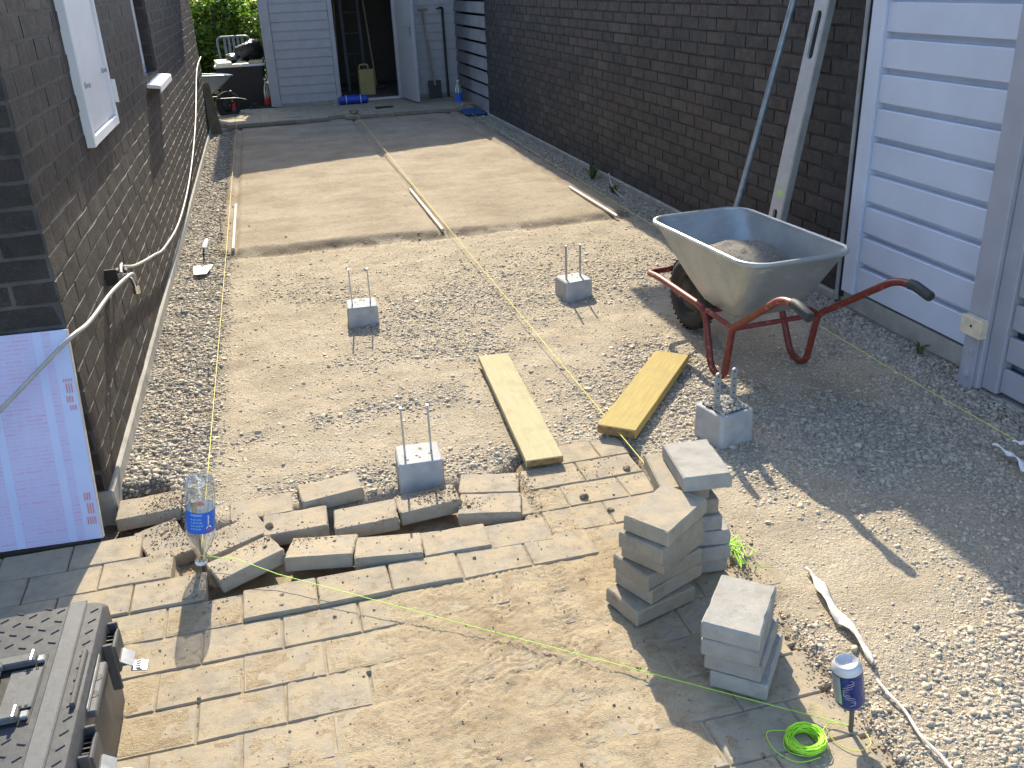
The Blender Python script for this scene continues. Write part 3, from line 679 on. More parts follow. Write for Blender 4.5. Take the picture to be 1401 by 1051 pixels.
# ================================================================== BRICK HOUSES
BL, BH, CH, CLN = 0.238, 0.062, 0.075, 0.250
def brick_mesh(seed, l, d, mat, thick=0.05):
    # front face at local +x = 0 , body to -x ; length along y
    bm = bmesh.new(); box(bm, (-thick / 2, 0, 0), (thick, l, BH))
    bmesh.ops.subdivide_edges(bm, edges=[e for e in bm.edges if abs((e.verts[0].co - e.verts[1].co).y) > 0.01], cuts=2)
    for v in bm.verts:
        if v.co.x > -0.01:
            rs = random.Random(seed * 97 + int((v.co.y + 1) * 1000) + (7 if v.co.z > 0 else 0))
            v.co.x += rs.uniform(-0.0010, 0.0014); v.co.z += rs.uniform(-0.0025, 0.0025)
            if abs(v.co.y) > l * 0.45: v.co.x -= 0.0008; v.co.y *= 1 - rs.uniform(0, 0.014)
    bmesh.ops.recalc_face_normals(bm, faces=bm.faces[:])
    me = bpy.data.meshes.new('brick'); bm.to_mesh(me); bm.free(); me.materials.append(MATS[mat]); return me
def place_bricks(wall, mat, spots, n_single, eye=Vector((0, 0, 1.6))):
    """spots: (x, y, z, rot_z, length). Largest on screen become single bricks, the rest one joined part."""
    var = {}
    def get(l, k):
        l = round(l, 3)
        if (l, k) not in var: var[(l, k)] = brick_mesh(k + l * 31, l, 0, mat)
        return var[(l, k)]
    def size(s):
        d = (Vector(s[:3]) - eye); nrm = Vector((math.cos(s[3]), math.sin(s[3]), 0))
        vis = -d.normalized().dot(nrm)
        q = mw.inverted() @ Vector(s[:3])
        if q.z > -0.1: return 0
        u = -q.x / q.z * 31.914 / 18; v = -q.y / q.z * 31.914 / 18
        inside = abs(u) < 1.03 and abs(v) < 0.80
        return (s[4] * max(vis, 0) / d.length ** 2) if inside else 0
    spots = sorted(spots, key=size, reverse=True)
    single = [s for s in spots[:n_single] if size(s) > 0]; rest = spots[len(single):]
    for j, s in enumerate(single):
        link_mesh('brick', get(s[4], j % 6), None, wall, s[:3], (0, 0, s[3]))
    V = []; F = []
    cache = {}
    for j, s in enumerate(rest):
        me = get(s[4], j % 6)
        if me.name not in cache:
            co = np.zeros(len(me.vertices) * 3); me.vertices.foreach_get('co', co)
            cache[me.name] = (co.reshape(-1, 3), [list(p.vertices) for p in me.polygons])
        co, fs = cache[me.name]; c, sn = math.cos(s[3]), math.sin(s[3]); b = len(V)
        for p in co: V.append((p[0] * c - p[1] * sn + s[0], p[0] * sn + p[1] * c + s[1], p[2] + s[2]))
        for f in fs: F.append([b + q for q in f])
    me = bpy.data.meshes.new('brickwork'); me.from_pydata(V, [], F); me.materials.append(MATS[mat])
    o = link_mesh('brickwork', me, None, wall); o['kind'] = 'stuff'
def course_spots(fixed, lo, hi, z0, z1, axis, rz, skip=None, jitter=0.0008):
    out = []; c = 0; z = z0 + BH / 2
    while z < z1:
        off = 0.0 if c % 2 == 0 else -CLN / 2
        u = lo + off
        while u < hi - 0.03:
            a = max(u, lo); b = min(u + BL, hi); l = b - a
            if l > 0.05:
                m = (a + b) / 2
                if not (skip and skip(a, b, z)):
                    j = random.uniform(-jitter, jitter)
                    out.append((fixed + j, m, z, rz, l) if axis == 'y' else (m, fixed + j, z, rz, l))
            u += CLN
        z += CH; c += 1
    return out

# ---- left house
lh = empty('brick_house', (-0.72, 2.95, 0)); tag(lh, 'dark brown brick house with hatch, small window and tap on its long wall', 'house')
def inh(o):  # world-space geometry kept when parented to a root that has an offset
    o.location = Vector(o.location) - lh.location; return o
WX = -0.7018
bm = bmesh.new()
bx(-8, WX, 2.9550, 6.36, 0.06, 2.87, 0, bm); bx(-8, WX, 7.18, 12.35, 0.06, 2.87, 0, bm)
bx(-8, WX, 6.36, 7.18, 0.06, 1.085, 0, bm); bx(-8, WX, 6.36, 7.18, 1.985, 2.87, 0, bm); bx(-8, WX - 0.13, 6.36, 7.18, 1.085, 1.985, 0, bm)
lw_ = inh(bm_obj('wall', bm, 'mortar_left', lh))
inh(bm_obj('plinth', rough(bx(-7.9, -0.688, 2.945, 12.33, -0.2, 0.062, 0.006), 0.006, 3), 'plinth', lh))
sk = lambda a, b, z: (b > 6.36 and a < 7.18 and 1.09 < z < 1.98)
def clip_window(sp):
    out = []
    for s in sp:
        a, b = s[1] - s[4] / 2, s[1] + s[4] / 2
        if 1.08 < s[2] < 1.985 and b > 6.352 and a < 7.188:
            if a < 6.33: out.append((s[0], (a + 6.352) / 2, s[2], s[3], 6.352 - a))
            if b > 7.21: out.append((s[0], (b + 7.188) / 2, s[2], s[3], b - 7.188))
        else: out.append(s)
    return [s for s in out if s[4] > 0.03]
spL = clip_window(course_spots(-0.70, 2.955, 12.34, 0.068, 2.83, 'y', 0))
spL += course_spots(2.953, -4.2, -0.706, 0.068, 2.83, 'x', -PI / 2)
# far reveal of the window
place_w = []
for k in range(12):
    place_w.append((-0.775, 7.178, 1.10 + k * CH, -PI / 2, 0.11))
spL += place_w
place_bricks(lw_, 'brick_left', spL, 300)
rf = inh(bm_obj('roof', bx(-8.2, -0.36, 2.6, 12.7, 2.84, 2.98), 'roof_felt', lh))
inh(bm_obj('gable', bx(-8.1, -1.5, 2.7, 12.5, 2.98, 3.4), 'roof_felt', lh))
win = inh(bm_obj('window', bx(-0.815, -0.775, 6.37, 6.45, 1.10, 1.975, 0.004, bx(-0.815, -0.775, 7.09, 7.17, 1.10, 1.975, 0.004, bx(-0.813, -0.777, 6.45, 7.09, 1.10, 1.17, 0.004, bx(-0.813, -0.777, 6.45, 7.09, 1.905, 1.975, 0.004)))), 'white_paint', lh))
bm = bx(-0.802, -0.796, 6.45, 7.09, 1.17, 1.905); o = bm_obj('pane', bm, 'window_glass', win)
bm = bmesh.new(); box(bm, (-0.715, 6.77, 1.075), (0.19, 0.86, 0.022), Matrix.Rotation(R(7), 3, 'Y'), 0.003); box(bm, (-0.622, 6.77, 1.052), (0.008, 0.862, 0.04), None, 0.002)
inh(bm_obj('sill', bm, 'white_paint', lh))
# hatch: frame + leaf + knobs + hinge
hat = inh(bm_obj('hatch', bx(-0.712, -0.668, 3.955, 3.995, 1.055, 2.05, 0.003, bx(-0.712, -0.668, 4.655, 4.695, 1.055, 2.05, 0.003, bx(-0.712, -0.670, 3.995, 4.655, 1.055, 1.095, 0.003, bx(-0.712, -0.670, 3.995, 4.655, 2.01, 2.05, 0.003)))), 'white_paint', lh))
bm_obj('leaf', bx(-0.712, -0.680, 3.999, 4.651, 1.099, 2.006, 0.004), 'white_paint', hat)
for (y, z) in ((4.07, 1.28), (4.57, 1.30)):
    bm = lathe(bmesh.new(), [(0.012, 0), (0.012, 0.008), (0.007, 0.01), (0.009, 0.022)], 12, Matrix.Translation((-0.680, y, z)) @ Matrix.Rotation(R(90), 4, 'Y')); bm_obj('knob', bm, 'steel', hat, True)
bm = tube(bmesh.new(), [(-0.662, 4.70, 1.15), (-0.662, 4.70, 1.25)], 0.011, 10); bx(-0.69, -0.664, 4.66, 4.72, 1.16, 1.24, 0.002, bm); bm_obj('hinge', bm, 'white_paint', hat, True)

# ---- right house (dark bricks), unseen near eaves and low far half shaped to set the yard's shade
RX = 2.715
rh = empty('brick_house', (RX, 3.9, 0)); tag(rh, 'dark grey-brown brick house standing behind the grey steel wheelbarrow', 'house')
def inr(o): o.location = Vector(o.location) - rh.location; return o
rw = inr(bm_obj('wall', bx(RX + 0.0015, 8.0, 3.905, 8.4, 0.05, 2.62, 0, bx(RX + 0.0015, 8.0, 8.4, 11.55, 0.05, 1.98)), 'mortar_right', rh))
inr(bm_obj('plinth', rough(bx(RX - 0.022, 7.9, 3.90, 11.57, -0.2, 0.052, 0.006), 0.006, 3), 'plinth', rh))
place_bricks(rw, 'brick_right', [q for q in course_spots(RX - 0.004, 3.91, 11.545, 0.058, 2.58, 'y', PI) if q[1] < 8.28 or q[2] < 1.93], 300)
inr(bm_obj('roof', bx(2.27, 8.2, 3.3, 8.4, 2.60, 2.74, 0, bx(2.70, 8.2, 8.42, 11.7, 1.975, 2.03)), 'roof_felt', rh))
inr(bm_obj('gable', bx(3.3, 8.1, 3.4, 8.3, 2.74, 3.2), 'roof_felt', rh))

# ---- white boarded wall next to it
ww = empty('boarded_wall', (2.70, 3.3, 0)); tag(ww, 'white painted wall of horizontal boards with wide grooves', 'wall')
def inw(o): o.location = Vector(o.location) - ww.location; return o
inw(bm_obj('backing', bx(2.746, 2.80, 1.0, 3.80, 0.10, 2.55), 'white_paint', ww))
inw(bm_obj('footing', rough(bx(2.705, 2.83, 1.0, 3.86, -0.2, 0.095, 0.004), 0.004, 4), 'plinth', ww))
bpit = 0.1505
for k in range(16):
    z0 = 0.112 + k * bpit
    prof = [(2.745, z0), (2.699, z0), (2.699, z0 + bpit - 0.034), (2.7025, z0 + bpit - 0.030), (2.737, z0 + bpit - 0.029), (2.737, z0 + bpit - 0.001), (2.745, z0 + bpit - 0.001)]
    bm = bmesh.new(); loft(bm, [[(x, 1.0, z) for x, z in prof], [(x, 3.735, z) for x, z in prof]], True, True)
    inw(bm_obj('board', bm, 'board_white', ww))
inw(bm_obj('corner_board', bx(2.682, 2.76, 3.738, 3.832, 0.09, 2.56, 0.003), 'board_white', ww))
dp = tube(bmesh.new(), [(2.690, 3.874, 0.03), (2.690, 3.874, 2.55)], 0.011, 10)
inw(bm_obj('edge_pipe', dp, 'old_slat', ww, True))
inw(bm_obj('edge_strip', bx(2.695, 2.75, 3.835, 3.90, 0.05, 2.56, 0.002), 'dark_plastic', ww))

# ---- lavender grey slatted fence with post
fe = empty('slatted_fence', (2.6, 2.78, 0)); tag(fe, 'lavender grey slatted fence with bolted square post', 'fence')
def inf(o): o.location = Vector(o.location) - fe.location; return o
inf(bm_obj('post', bx(2.585, 2.70, 2.735, 2.845, 0.02, 1.85, 0.004), 'fence_grey', fe))
inf(bm_obj('post_strap', bx(2.575, 2.583, 2.755, 2.825, -0.02, 0.23, 0.001), 'fence_grey', fe))
for z in (0.07, 0.17):
    inf(bm_obj('bolt', lathe(bmesh.new(), [(0.017, 0), (0.017, 0.004), (0.010, 0.005), (0.010, 0.014)], 6, Matrix.Translation((2.5745, 2.79, z)) @ Matrix.Rotation(R(-90), 4, 'Y')), 'fence_grey', fe))
inf(bm_obj('upright', bx(2.605, 2.66, 2.655, 2.732, 0.03, 1.8, 0.003), 'fence_grey', fe))
inf(bm_obj('upright', bx(2.66, 2.70, 1.30, 1.40, 0.03, 1.8, 0.003), 'fence_grey', fe))
for k in range(13):
    z0 = 0.042 + k * 0.1305
    inf(bm_obj('slat', bx(2.618, 2.638, 0.9, 2.652, z0, z0 + 0.099, 0.003), 'fence_grey', fe))
    inf(bm_obj('slat', bx(2.667, 2.687, 0.9, 2.60, z0 + 0.078, z0 + 0.155, 0.003), 'fence_grey', fe))
inf(bm_obj('kerb', rough(bx(2.60, 2.70, 0.9, 2.90, -0.1, 0.02, 0.004), 0.005, 5), 'plinth', fe))
wb = bm_obj('wood_block', bx(2.545, 2.582, 2.725, 2.835, 0.24, 0.315, 0.003), 'wood_block'); tag(wb, 'pale wooden block fixed on the fence post', 'block')
bm_obj('screw', lathe(bmesh.new(), [(0.005, 0), (0.005, 0.002)], 10, Matrix.Translation((2.5449, 2.775, 0.283)) @ Matrix.Rotation(R(-90), 4, 'Y')), 'black_metal', wb)

# ---- shed at the end
sh = empty('shed', (1.35, 13.6, 0)); tag(sh, 'lavender grey weatherboard shed with its door standing open', 'shed')
def ins(o): o.location = Vector(o.location) - sh.location; return o
SY = 13.6
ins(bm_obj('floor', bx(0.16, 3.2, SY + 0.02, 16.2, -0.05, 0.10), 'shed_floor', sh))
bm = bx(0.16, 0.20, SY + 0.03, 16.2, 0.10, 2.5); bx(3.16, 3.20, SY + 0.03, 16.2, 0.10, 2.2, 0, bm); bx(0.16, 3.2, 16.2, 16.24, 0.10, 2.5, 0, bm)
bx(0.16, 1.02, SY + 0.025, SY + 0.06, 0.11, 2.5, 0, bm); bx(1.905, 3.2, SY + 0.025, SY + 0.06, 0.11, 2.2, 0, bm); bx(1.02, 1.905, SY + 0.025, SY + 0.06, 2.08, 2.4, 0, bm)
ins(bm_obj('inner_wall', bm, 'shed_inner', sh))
def roofz(x): return 2.86 - 0.235 * (x + 0.1)
bm = bmesh.new(); loft(bm, [[(-0.05, y, roofz(-0.05)), (3.4, y, roofz(3.4)), (3.4, y, roofz(3.4) + 0.12), (-0.05, y, roofz(-0.05) + 0.12)] for y in (13.25, 16.5)], True, True)
ins(bm_obj('roof', bm, 'roof_felt', sh))
bm = bmesh.new(); loft(bm, [[(0.1, y, 2.4), (3.2, y, 2.0), (3.2, y, roofz(3.2)), (0.1, y, roofz(0.1))] for y in (SY + 0.012, SY + 0.05)], True, True); ins(bm_obj('gable', bm, 'grey_paint', sh))
def siding(x0, x1, n):
    for k in range(n):
        z0 = 0.12 + k * 0.118
        bm = bmesh.new(); pf = [(SY + 0.022, z0), (SY - 0.006, z0), (SY + 0.008, z0 + 0.128), (SY + 0.022, z0 + 0.128)]
        loft(bm, [[(x0, y, z) for y, z in pf], [(x1, y, z) for y, z in pf]], True, True)
        ins(bm_obj('board', bm, 'grey_paint', sh))
siding(0.22, 0.995, 21); siding(1.94, 3.1, 19)
ins(bm_obj('corner_board', bx(0.085, 0.215, SY - 0.016, SY + 0.02, 0.09, 2.55, 0.002), 'grey_paint', sh))
ins(bm_obj('corner_board', bx(0.10, 0.155, SY + 0.022, SY + 0.14, 0.09, 2.55, 0.002), 'white_paint', sh))
ins(bm_obj('door_frame', bx(0.998, 1.06, SY - 0.02, SY + 0.05, 0.09, 2.10, 0.002, bx(1.875, 1.935, SY - 0.02, SY + 0.05, 0.09, 2.10, 0.002, bx(1.06, 1.875, SY - 0.018, SY + 0.05, 2.04, 2.10, 0.002))), 'grey_paint', sh))
ins(bm_obj('threshold', bx(1.06, 1.875, SY - 0.04, SY + 0.05, 0.085, 0.115, 0.003), 'aluminium', sh))
ins(bm_obj('footing', bx(0.13, 3.2, SY - 0.012, SY + 0.018, -0.08, 0.118, 0.003), 'plinth', sh))
bm = bmesh.new(); a = math.atan2(12.86 - 13.57, 2.03 - 1.935); L_ = 0.76
dr = ins(bm_obj('door', box(bmesh.new(), (L_ / 2, 0, 1.08), (L_, 0.04, 1.96), None, 0.003), 'door_grey', sh, False, (1.935, 13.57, 0), (0, 0, a)))
bm_obj('handle', tube(box(bmesh.new(), (L_ - 0.07, -0.026, 1.02), (0.035, 0.012, 0.16), None, 0.003), [(L_ - 0.07, -0.03, 1.06), (L_ - 0.07, -0.06, 1.06), (L_ - 0.19, -0.06, 1.06)], 0.008, 8), 'steel', dr)
# things inside
jc = empty('jerrycan', (1.50, 14.25, 0.10)); tag(jc, 'dull yellow plastic canister standing inside the open shed', 'canister')
bm = loft(bmesh.new(), [rrect(-0.12, 0.12, -0.09, 0.09, z, r) for z, r in ((0.0, 0.02), (0.01, 0.03), (0.33, 0.03), (0.36, 0.02))], True, True); bm_obj('body', bm, 'jerry_yellow', jc, True)
bm_obj('handle', tube(bmesh.new(), fillet([(-0.09, 0, 0.35), (-0.09, 0, 0.42), (0.04, 0, 0.42), (0.04, 0, 0.35)], 0.03), 0.012, 8), 'jerry_yellow', jc, True)
bm_obj('cap', lathe(bmesh.new(), [(0.026, 0.355), (0.026, 0.385)], 14, Matrix.Translation((0.085, 0, 0))), 'black_metal', jc)
ld = empty('step_ladder', (1.42, 14.75, 0.1)); tag(ld, 'metal step ladder leaning in the shed, coloured dark to stand for shade', 'ladder')
for x in (-0.13, 0.13): bm_obj('rail', box(bmesh.new(), (x, 0.18, 0.95), (0.045, 0.025, 1.95), Matrix.Rotation(R(-9), 3, 'X')), 'black_metal', ld)  # near-black colour stands in for the dimness inside
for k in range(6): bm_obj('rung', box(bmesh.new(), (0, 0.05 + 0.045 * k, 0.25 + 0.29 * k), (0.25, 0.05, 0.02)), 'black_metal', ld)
for k, (x, y, mt, lab) in enumerate(((1.15, 15.0, 'shaft_wood', 'broom shaft standing in the dark of the shed by the door jamb'), (1.72, 14.9, 'shaft_wood', 'rake shaft standing in the dark of the shed behind the canister'))):
    tl_ = empty('garden_tool', (x, y, 0.1)); tag(tl_, lab, 'garden tool')
    bm_obj('shaft', tube(bmesh.new(), [(0, 0, 0.02), (0.1 - 0.15 * k, 0.5, 1.5)], 0.014, 8), mt, tl_, True)
    bm_obj('head', box(bmesh.new(), (0, 0, 0.03), (0.3, 0.05, 0.06), None, 0.01), 'black_metal', tl_)

# slatted wall closing the gap between shed and right house
gw = empty('slat_screen', (2.76, 12.5, 0)); tag(gw, 'weathered grey horizontal slat screen between brick house and shed', 'screen')
for k in range(14):
    z0 = 0.05 + k * 0.165
    o = bm_obj('slat', box(bmesh.new(), (2.765, 12.62, z0 + 0.07), (0.022, 2.0, 0.135), Matrix.Rotation(R(7), 3, 'Y'), 0.003), 'old_slat', gw); o.location = Vector(o.location) - gw.location
o = bm_obj('post', bx(2.79, 2.86, 11.6, 11.68, -0.05, 2.3, 0, bx(2.79, 2.86, 13.5, 13.58, -0.05, 2.3)), 'old_slat', gw); o.location = Vector(o.location) - gw.location
o = bm_obj('backing', bx(2.87, 2.885, 11.58, 13.6, 0.0, 2.3), 'dark_plastic', gw); o.location = Vector(o.location) - gw.location

# ---- raised paving in front of the shed
sb = bm_obj('shed_paving', rough(bx(-1.6, 2.72, 12.16, 13.66, -0.11, 0.026, 0.004), 0.004, 2), 'plinth'); tag(sb, kind='structure')
fm = {}
for i in range(11):
    y = 12.13 + i * 0.1405
    for k in range(-8, 13):
        x = 0.02 + k * 0.2095 + (0.105 if i % 2 else 0)
        bend = -0.10 * math.exp(-((x + 0.6) / 0.7) ** 2) * 0 
        if x > 2.62 or x < -1.55 or y > 13.56: continue
        if i == 0 and (x < -0.45): continue
        if i == 0 and 0.85 < x < 1.05: continue
        link_mesh('paving_stone', pmesh('paver_laid', (k + i) % 5), None, sb, (x, y + 0.075 + random.gauss(0, 0.003), 0.076 + random.gauss(0, 0.002)), (0, 0, random.gauss(0, 0.01)))
o = bm_obj('drain_grate', bx(1.42, 1.66, 12.62, 12.78, 0.076, 0.086, 0.002), 'black_metal'); tag(o, 'dark rectangular drain cover set in the shed paving', 'drain cover')
o = clod((1.10, 12.26, 0.10), 0.055, 5.0, 'rubble', 'clod'); tag(o, 'dark lump of rubble at the edge of the shed paving', 'rubble')
o = tag(clod((0.93, 13.2, 0.09), 0.03, 8.0, 'rubble', 'plinth'), 'pale chip of rubble in front of the shed boards', 'rubble')

# ================================================================== VEGETATION beyond
def bush(name, c, rad, n, mat, lab, cat, leaf=0.075, grp=None, seed=0):
    rs = np.random.default_rng(seed); e = empty(name, c); tag(e, lab, cat, grp)
    bm = bmesh.new()
    for k in range(7):
        a = 2 * PI * k / 7 + seed; P = [(0.05 * math.cos(a), 0.05 * math.sin(a), -0.1), (rad[0] * 0.25 * math.cos(a), rad[1] * 0.25 * math.sin(a), rad[2] * 0.8), (rad[0] * 0.65 * math.cos(a), rad[1] * 0.65 * math.sin(a), rad[2] * 1.55)]
        tube(bm, smooth_path(P, 5), lambda u: 0.035 * (1 - 0.75 * u), 6)
    bm_obj('trunk', bm, 'bark', e, True)
    # leaf clumps on an uneven shell
    nc = 70; cd = rs.normal(size=(nc, 3)); cd /= np.linalg.norm(cd, axis=1)[:, None]; cr = rs.uniform(0.55, 1.0, nc)
    cc = cd * cr[:, None] * np.array(rad) * 0.92 + np.array([0, 0, rad[2]])
    pick = rs.integers(0, nc, n); P = cc[pick] + rs.normal(size=(n, 3)) * np.array(rad) * 0.13
    P = P[P[:, 2] > 0.02]; n = len(P)
    d = rs.normal(size=(n, 3)); d[:, 2] *= 0.6; d /= np.linalg.norm(d, axis=1)[:, None]
    up = np.array([0, 0, 1.0]) + 0.8 * rs.normal(size=(n, 3)); s = np.cross(d, up); s /= np.linalg.norm(s, axis=1)[:, None]; nr = np.cross(s, d)
    L = leaf * rs.uniform(0.6, 1.3, n)[:, None]; W = L * 0.32
    V = np.stack([P, P + d * L * 0.5 + s * W + nr * W * 0.35, P + d * L, P + d * L * 0.5 - s * W + nr * W * 0.35], 1).reshape(-1, 3)
    b = np.arange(n) * 4; F = np.concatenate([np.stack([b, b + 1, b + 2], 1), np.stack([b, b + 2, b + 3], 1)])
    link_mesh('crown', np_mesh('crown', V, F), mat, e)
    return e
G = 'bushes behind the yard'
bush('bush', (-0.55, 16.6, -0.1), (0.9, 0.7, 0.95), 9000, 'leaf', 'bright leafy bush rising behind the black bin', 'bush', 0.085, G, 1)
bush('bush', (-1.75, 16.4, -0.1), (0.9, 0.8, 0.85), 7000, 'leaf', 'broad green bush behind the far house corner', 'bush', 0.085, G, 2)
bush('bush', (0.25, 18.2, -0.1), (1.0, 0.8, 1.15), 7000, 'leaf', 'taller pale bush standing behind the shed side', 'bush', 0.095, G, 3)
bush('bush', (-1.2, 19.0, -0.1), (1.3, 0.8, 1.3), 8000, 'leaf_dark', 'dark tall bush at the back of the planting', 'bush', 0.10, G, 4)
bush('hedge', (-1.0, 21.5, -0.1), (5.5, 1.0, 1.6), 16000, 'leaf_dark', 'long dark hedge closing the view behind the bushes', 'hedge', 0.15, None, 6)
fb = bpy.data.objects['bush']
bm = bmesh.new()
for k in range(60):
    p = Vector((random.gauss(-0.12, 0.10), random.gauss(0, 0.1), random.gauss(1.80, 0.06))); m = Matrix.Translation(p) @ Quaternion((random.random(), random.random(), random.random(), random.random() + 0.1)).normalized().to_matrix().to_4x4()
    vs = [bm.verts.new(m @ Vector(q)) for q in ((-0.03, -0.02, 0), (0.03, -0.02, 0), (0.03, 0.02, 0), (-0.03, 0.02, 0))]; bm.faces.new(vs)
bm_obj('blossom', bm, 'flower_orange', fb)
# weeds by the walls
def weed(loc, n, h, seed, lab, mat='leaf_weed'):
    rs = random.Random(seed); bm = bmesh.new()
    for k in range(n):
        a = rs.uniform(0, 2 * PI); l = h * rs.uniform(0.6, 1.2); w = l * 0.10; d = Vector((math.cos(a), math.sin(a), 0)); s = Vector((-d.y, d.x, 0))
        b0 = d * 0.01; m = d * l * 0.35 + Vector((0, 0, l * 0.7)); t_ = d * l * 0.8 + Vector((0, 0, l * 0.75))
        vs = [bm.verts.new(p) for p in (b0 - s * w * 0.5, b0 + s * w * 0.5, m + s * w, t_, m - s * w)]
        bm.faces.new(vs)
    o = bm_obj('weed', bm, mat, None, False, loc); tag(o, lab, 'weed', 'weeds along the walls'); return o
weed((2.60, 7.35, 0.0), 22, 0.13, 1, 'dry weed sprouting at the foot of the right brick wall')
weed((2.57, 6.75, 0.0), 16, 0.10, 2, 'small weed near a cable end at the right brick wall')
weed((2.57, 2.42, 0.01), 26, 0.06, 3, 'low weed growing under the slatted fence')
weed((2.64, 3.15, 0.01), 20, 0.05, 4, 'tuft of weed below the white boarded wall')

# grass behind the slab
def grass(x0, x1, y0, y1, n):
    P = np.stack([RNG.uniform(x0, x1, n), RNG.uniform(y0, y1, n), np.full(n, -0.12)], 1); a = RNG.random(n) * 2 * PI
    d = np.stack([np.cos(a), np.sin(a), np.zeros(n)], 1); h = RNG.uniform(0.06, 0.16, n)[:, None]; w = 0.006
    tip = P + np.array([0, 0, 1.0]) * h + d * h * 0.5; V = np.stack([P - d * w, P + d * w, tip], 1).reshape(-1, 3)
    F = np.arange(3 * n).reshape(-1, 3); o = link_mesh('grass', np_mesh('grass', V, F), 'leaf_weed'); tag(o, 'short rough grass beyond the paving by the shed', 'grass', kind='stuff')
grass(-2.5, 0.08, 13.7, 17.0, 9000)

